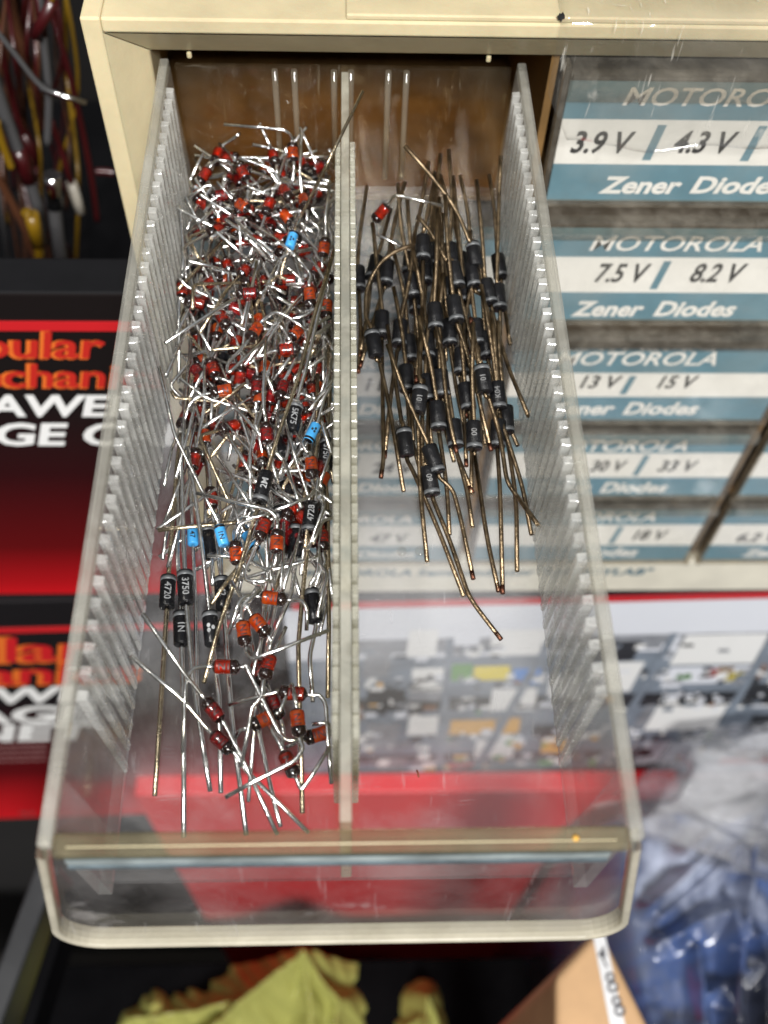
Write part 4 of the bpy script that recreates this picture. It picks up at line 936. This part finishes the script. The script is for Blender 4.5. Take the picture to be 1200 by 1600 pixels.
def sheet(name, label, cat, x0, x1, y0, y1, base, hfun, mat, nx=110, ny=110, skirt=None):
    """one sheet of film lying over things: a height field with a skirt running down to what carries it"""
    mb = MB(); sk = base - 60 if skirt is None else skirt
    for j in range(ny + 1):
        for i in range(nx + 1):
            x = x0 + (x1 - x0) * i / nx; y = y0 + (y1 - y0) * j / ny
            z = hfun(x, y); 
            if i in (0, nx) or j in (0, ny): z = sk
            mb.v.append(Vector((x, y, max(z, sk))))
    for j in range(ny):
        for i in range(nx):
            a = j * (nx + 1) + i; mb.f.append([a, a + 1, a + nx + 2, a + nx + 1]); mb.m.append(0); mb.sm.append(True)
    o = put(name, mb, mat); tag(o, label, cat); sd = o.modifiers.new('solid', 'SOLIDIFY'); sd.thickness = .0003
    return o
def seg_d(x, y, a, b):
    p = Vector((x, y)); a2, b2 = Vector(a[:2]), Vector(b[:2]); d = b2 - a2; t = max(0, min(1, (p - a2).dot(d) / d.length_squared)); return (p - a2 - d * t).length, t
def tents(base, peaks, wob=.3):
    def f(x, y):
        z = base - 40
        for (px_, py_, hh, sl, npl, ph, am) in peaks:
            dx, dy = x - px_, y - py_; r = math.hypot(dx, dy); th = math.atan2(dy, dx) + .5 * mn.noise(Vector((x * .03, y * .03, ph)))
            pl = abs(((npl * th / 6.2832 + ph) % 1) * 2 - 1)          # sharp pleats running from the peak
            pl2 = abs(((npl * 2.7 * th / 6.2832 + ph * 2) % 1) * 2 - 1)
            z = max(z, base + hh - sl * r * (.55 + am * pl + .25 * am * pl2))
        return z + 1.6 * mn.noise(Vector((x * .09, y * .09, 2))) + .5 * mn.noise(Vector((x * .3, y * .3, 7)))
    return f
zy = -900
def pk(u, v, z): p = onZ(u, v, z); return p.x, p.y
def folds(base, rid, mound, amp):
    R_ = [(pk(*a, base + 50), pk(*b, base + 50), h0 * 1.65, h1 * 1.65, ww * 1.65) for a, b, h0, h1, ww in rid]
    def f(x, y):
        x_ = x + 3 * mn.noise(Vector((x * .04, y * .04, 1))); y_ = y + 3 * mn.noise(Vector((x * .04, y * .04, 5))); z = -45
        for a, b, h0, h1, ww in R_:
            d, t = seg_d(x_, y_, a, b); hh = h0 + (h1 - h0) * t; z = max(z, hh - (hh + 30) * (d / (ww * 2.4)) ** .8)
        return base + z + amp * (abs(mn.noise(Vector((x * .07 + y * .05, y * .05, 4)))) * 2 - .5) + .9 * mn.noise(Vector((x * .2, y * .2, 9)))
    return f
sheet('yellow_bag', 'crumpled yellow plastic bag in the dark below the drawer front', 'bag', -180, 28, -110, 143, zy,
      folds(zy, [((300, 1625), (474, 1500), 24, 54, 15), ((474, 1500), (492, 1640), 54, 20, 13), ((474, 1500), (528, 1562), 54, 32, 8), ((528, 1562), (520, 1660), 32, 10, 9), ((190, 1585), (330, 1572), 12, 24, 10), ((225, 1560), (240, 1660), 14, 20, 9),
                 ((330, 1572), (420, 1552), 24, 34, 9), ((345, 1640), (400, 1560), 20, 30, 10)], 0, 7), M['bag_yellow'], 130, 150, skirt=zy - 30)
sheet('yellow_wrapper', 'small yellow wrapper right of the crumpled yellow bag', 'wrapper', 28.5, 106, -110, 143, zy,
      folds(zy, [((668, 1552), (664, 1650), 28, 20, 8), ((668, 1552), (705, 1640), 28, 6, 7), ((640, 1600), (664, 1580), 12, 24, 6)], 0, 4), M['bag_yellow'], 70, 120, skirt=zy - 30)
zb_ = -610
RID = [((1020, 1415), (1175, 1268), 20, 8), ((1035, 1432), (1160, 1330), 12, 6), ((1030, 1472), (1145, 1425), 16, 7), ((1146, 1420), (1142, 1640), 24, 7), ((1092, 1480), (1092, 1600), 12, 6), ((1185, 1300), (1168, 1440), 16, 5), ((1100, 1560), (1210, 1500), 12, 8), ((1060, 1340), (1210, 1250), 18, 12), ((1190, 1460), (1196, 1640), 16, 7)]
RID = [(pk(*a, zb_), pk(*b, zb_), hh, ww) for a, b, hh, ww in RID]
def bagf(x, y):
    z = 0; x_ = x + 4 * mn.noise(Vector((x * .03, y * .03, 1))); y_ = y + 4 * mn.noise(Vector((x * .03, y * .03, 5)))
    for a, b, hh, ww in RID:
        d, t = seg_d(x_, y_, a, b); k = max(0, 1 - d / (ww * (1 + .8 * t))); z = max(z, hh * (k * .4 + .6 * k * k))
    z += 14 * mn.noise(Vector((x * .012, y * .012, 3))) + 3 * abs(mn.noise(Vector((x * .04 + y * .03, y * .02, 8)))) + .5 * mn.noise(Vector((x * .12, y * .12, 4)))
    e = min(1, (x - 142) / 22) if x < 164 else 1
    return zb_ - 8 + z - 70 * (1 - max(0, e)) ** 2
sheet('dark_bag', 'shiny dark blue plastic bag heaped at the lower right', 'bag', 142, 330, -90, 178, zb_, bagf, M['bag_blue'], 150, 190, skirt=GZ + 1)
crumple('clear_bag', 'crinkled clear bag at the right, under the box with the drawer photo', 'bag', onZ(1160, 1262, -560) + Vector((34, 0, 0)), 74, M['bag_clear'], 5, .55, squash=(1.15, .6, .75), freq=.95)
# kraft carton with a marked paper strip
t = empty('kraft_carton', (140, 30, GZ), 'open brown carton with a pencilled paper strip on its edge, lower right', 'box')
za = -430
A, B_ = onZ(938, 1448, za), onZ(1032, 1640, za); Cc, Dd = onZ(868, 1640, za), onZ(868, 1525, za)
b = MB(); lo = [Vector((p.x, p.y, GZ)) for p in (Cc, B_, A, Dd)]; hi = [Vector((p.x, p.y, za)) for p in (Cc, B_, A, Dd)]
b.hexa(lo + hi); put('body', b, M['kraft'], t, bevel=3, seg=3)
a1, a2 = onZ(922, 1456, za), onZ(946, 1452, za); b1_, b2_ = onZ(985, 1640, za), onZ(950, 1640, za)
zl = Vector((0, 0, .4)); b = MB(); b.quad(onZ(960, 1640, za) + zl, onZ(985, 1640, za) + zl, onZ(945, 1462, za) + zl, onZ(926, 1462, za) + zl)
put('paper_strip', b, M['paper'], t)
b = MB(); zl = Vector((0, 0, .6))
def mk(u, v, s_):
    P = [onZ(u + dx * s_, v + dy * s_, za) + zl for dx, dy in ((-8, 6), (6, 8), (2, -10))]; b.add(P, [(0, 1, 2)])
mk(941, 1488, 1)
def ring(u, v, r):
    pts = [onZ(u + r * math.cos(a * math.pi / 6), v + r * math.sin(a * math.pi / 6), za) + zl for a in range(13)]; b.tube(pts, .5, 6)
ring(953, 1528, 6); ring(957, 1543, 7); ring(963, 1565, 6); ring(968, 1580, 7); b.tube([onZ(938, 1490, za) + zl, onZ(948, 1512, za) + zl], .5, 6)
put('pencil_marks', b, M['pencil'], t)
# black bin at the lower left
t = empty('black_bin', (-150, 40, GZ), 'black plastic bin with shiny rim edges at the lower left', 'bin')
zc = -470
def barpx(u0, v0, u1, v1, w, hgt, mat, nm):
    p, q = onZ(u0, v0, zc), onZ(u1, v1, zc); dd = (q - p).normalized(); nn = Vector((-dd.y, dd.x, 0)) * w
    lo = [p - nn, q - nn, q + nn, p + nn]
    put(nm, MB().hexa([Vector((a.x, a.y, zc - hgt)) for a in lo] + [Vector((a.x, a.y, zc)) for a in lo]), mat, t, bevel=1.2, seg=3)
barpx(75, 1350, -40, 1660, 5, 30, M['grey_plastic'], 'rim')
barpx(110, 1390, 10, 1700, 2.5, 24, M['black_plastic'], 'inner_rim')
put('body', MB().box(-340, 150, -290, 144, GZ, -900), M['black_plastic'], t, bevel=2)

# ------------------------------------------------------------------ cables hanging in the dark at the upper left
def cable(label, px, mat, r, Y=300, plug=None, pm='w_red', group='cables hanging left of the cabinet', pr=None):
    pts = [onY(u, v, Y + dy) for (u, v, dy) in px]
    # smooth curve through the points
    sm = []
    for i in range(len(pts) - 1):
        p0 = pts[max(i - 1, 0)]; p1 = pts[i]; p2 = pts[i + 1]; p3 = pts[min(i + 2, len(pts) - 1)]
        for k in range(6):
            s = k / 6; sm.append(.5 * ((2 * p1) + (p2 - p0) * s + (2 * p0 - 5 * p1 + 4 * p2 - p3) * s * s + (3 * p1 - p0 - 3 * p2 + p3) * s ** 3))
    sm.append(pts[-1])
    r *= .55; pr = pr and pr * .6
    t = empty('cable', min(sm, key=lambda p: p.z), label, 'cable', group)
    put('sheath', MB().tube(sm, r, 10), M[mat], t)
    if plug is not None:
        a = sm[plug]; b_ = sm[plug + 2] if plug >= 0 else sm[plug - 2]
        dd = (b_ - a).normalized() * 6
        put('plug', MB().tube([a - dd, a, a + dd * 1.4], pr or r * 1.7, 10), M[pm], t)
    return t
cable('thick light grey cable, brightest of the hanging cables', [(60, -40, 0), (66, 40, 0), (76, 140, 0), (74, 225, 0)], 'w_grey', 2.4, 300, 5, 'w_red', pr=2.2)
cable('dark red cable nearest the cabinet, hanging nearly straight', [(70, -20, 40), (110, 120, 40), (140, 260, 40), (152, 345, 40)], 'w_red', 2.2, 300)
cable('thin grey cable slanting down from the left frame edge', [(-20, 30, -10), (20, 80, -10), (65, 135, -10), (105, 152, -10)], 'w_grey', 1.6, 300, -1, 'w_chrome', pr=1.6)
cable('brown and red cable behind the brightest grey cable', [(10, -20, 60), (30, 60, 60), (60, 150, 60), (70, 200, 60)], 'w_brown', 4, 300)
cable('red cable hanging at the far left behind the thin grey one', [(-5, 40, 50), (12, 120, 50), (30, 190, 50), (50, 235, 50)], 'w_red', 2.6, 300, -1, 'w_red', pr=3.4)
cable('thick grey cable with a red sleeve at the left edge', [(-30, 60, 10), (5, 170, 10), (30, 240, 10), (58, 320, 10), (66, 380, 10)], 'w_grey', 4.2, 300, 13, 'w_red', pr=5.2)
cable('red cable ending in a cream plug', [(80, 190, 20), (95, 230, 20), (108, 275, 20), (120, 312, 20)], 'w_red', 2.2, 300, -1, 'w_white', pr=3.4)
cable('grey sleeved cable at the bottom of the hanging bunch', [(82, 275, 0), (84, 310, 0), (92, 380, 0), (105, 450, 0)], 'w_grey', 4.6, 300, 4, 'w_chrome', pr=5.2)
cable('yellow cable at the left frame edge', [(-6, 190, 0), (4, 225, 0), (18, 262, 0)], 'w_yellow', 2.6, 300)
cable('yellow plugged cable in front of the lowest grey one', [(40, 330, -10), (52, 350, -10), (60, 385, -10), (62, 405, -10)], 'w_yellow', 3.4, 300, 7, 'w_yellow', pr=4.4)
cable('orange-brown cable low at the left frame edge', [(-8, 270, 30), (15, 310, 30), (40, 360, 30), (60, 420, 30)], 'w_brown', 3.2, 300)
cable('short red cable at the bottom right of the hanging bunch', [(100, 385, 20), (108, 405, 20), (118, 430, 20)], 'w_red', 3.6, 300)
cable('yellow cable running up beside the brightest grey cable', [(84, -40, -5), (80, 0, -5), (72, 22, -5), (66, 34, -5)], 'w_yellow', 1.8, 300, -1, 'w_red', pr=3)
cable('short red stub poking out behind the cabinet side', [(150, 268, 30), (165, 268, 30), (178, 270, 30)], 'w_red', 2.6, 300)

WD = [('w_red', 'thin dark red wire'), ('w_brown', 'thin brown wire'), ('w_grey', 'thin grey wire'), ('w_red', 'thin red wire'), ('w_yellow', 'thin ochre wire')]
r4 = random.Random(21)
for k in range(22):
    mt, nm = WD[r4.randrange(5)]
    u0 = r4.uniform(-40, 110); u1 = u0 * .6 + r4.uniform(10, 80); v1 = r4.uniform(280, 470)
    cable('thin insulated wire lost in the dark bunch at the upper left', [(u0, -40, 70), (u0 + r4.uniform(-20, 30), v1 * .3, r4.uniform(30, 110)), ((u0 + u1) / 2 + r4.uniform(-15, 15), v1 * .65, r4.uniform(30, 110)), (u1, v1, r4.uniform(30, 110))], mt, r4.uniform(.9, 1.9), 300, group='thin wires in the dark bunch')
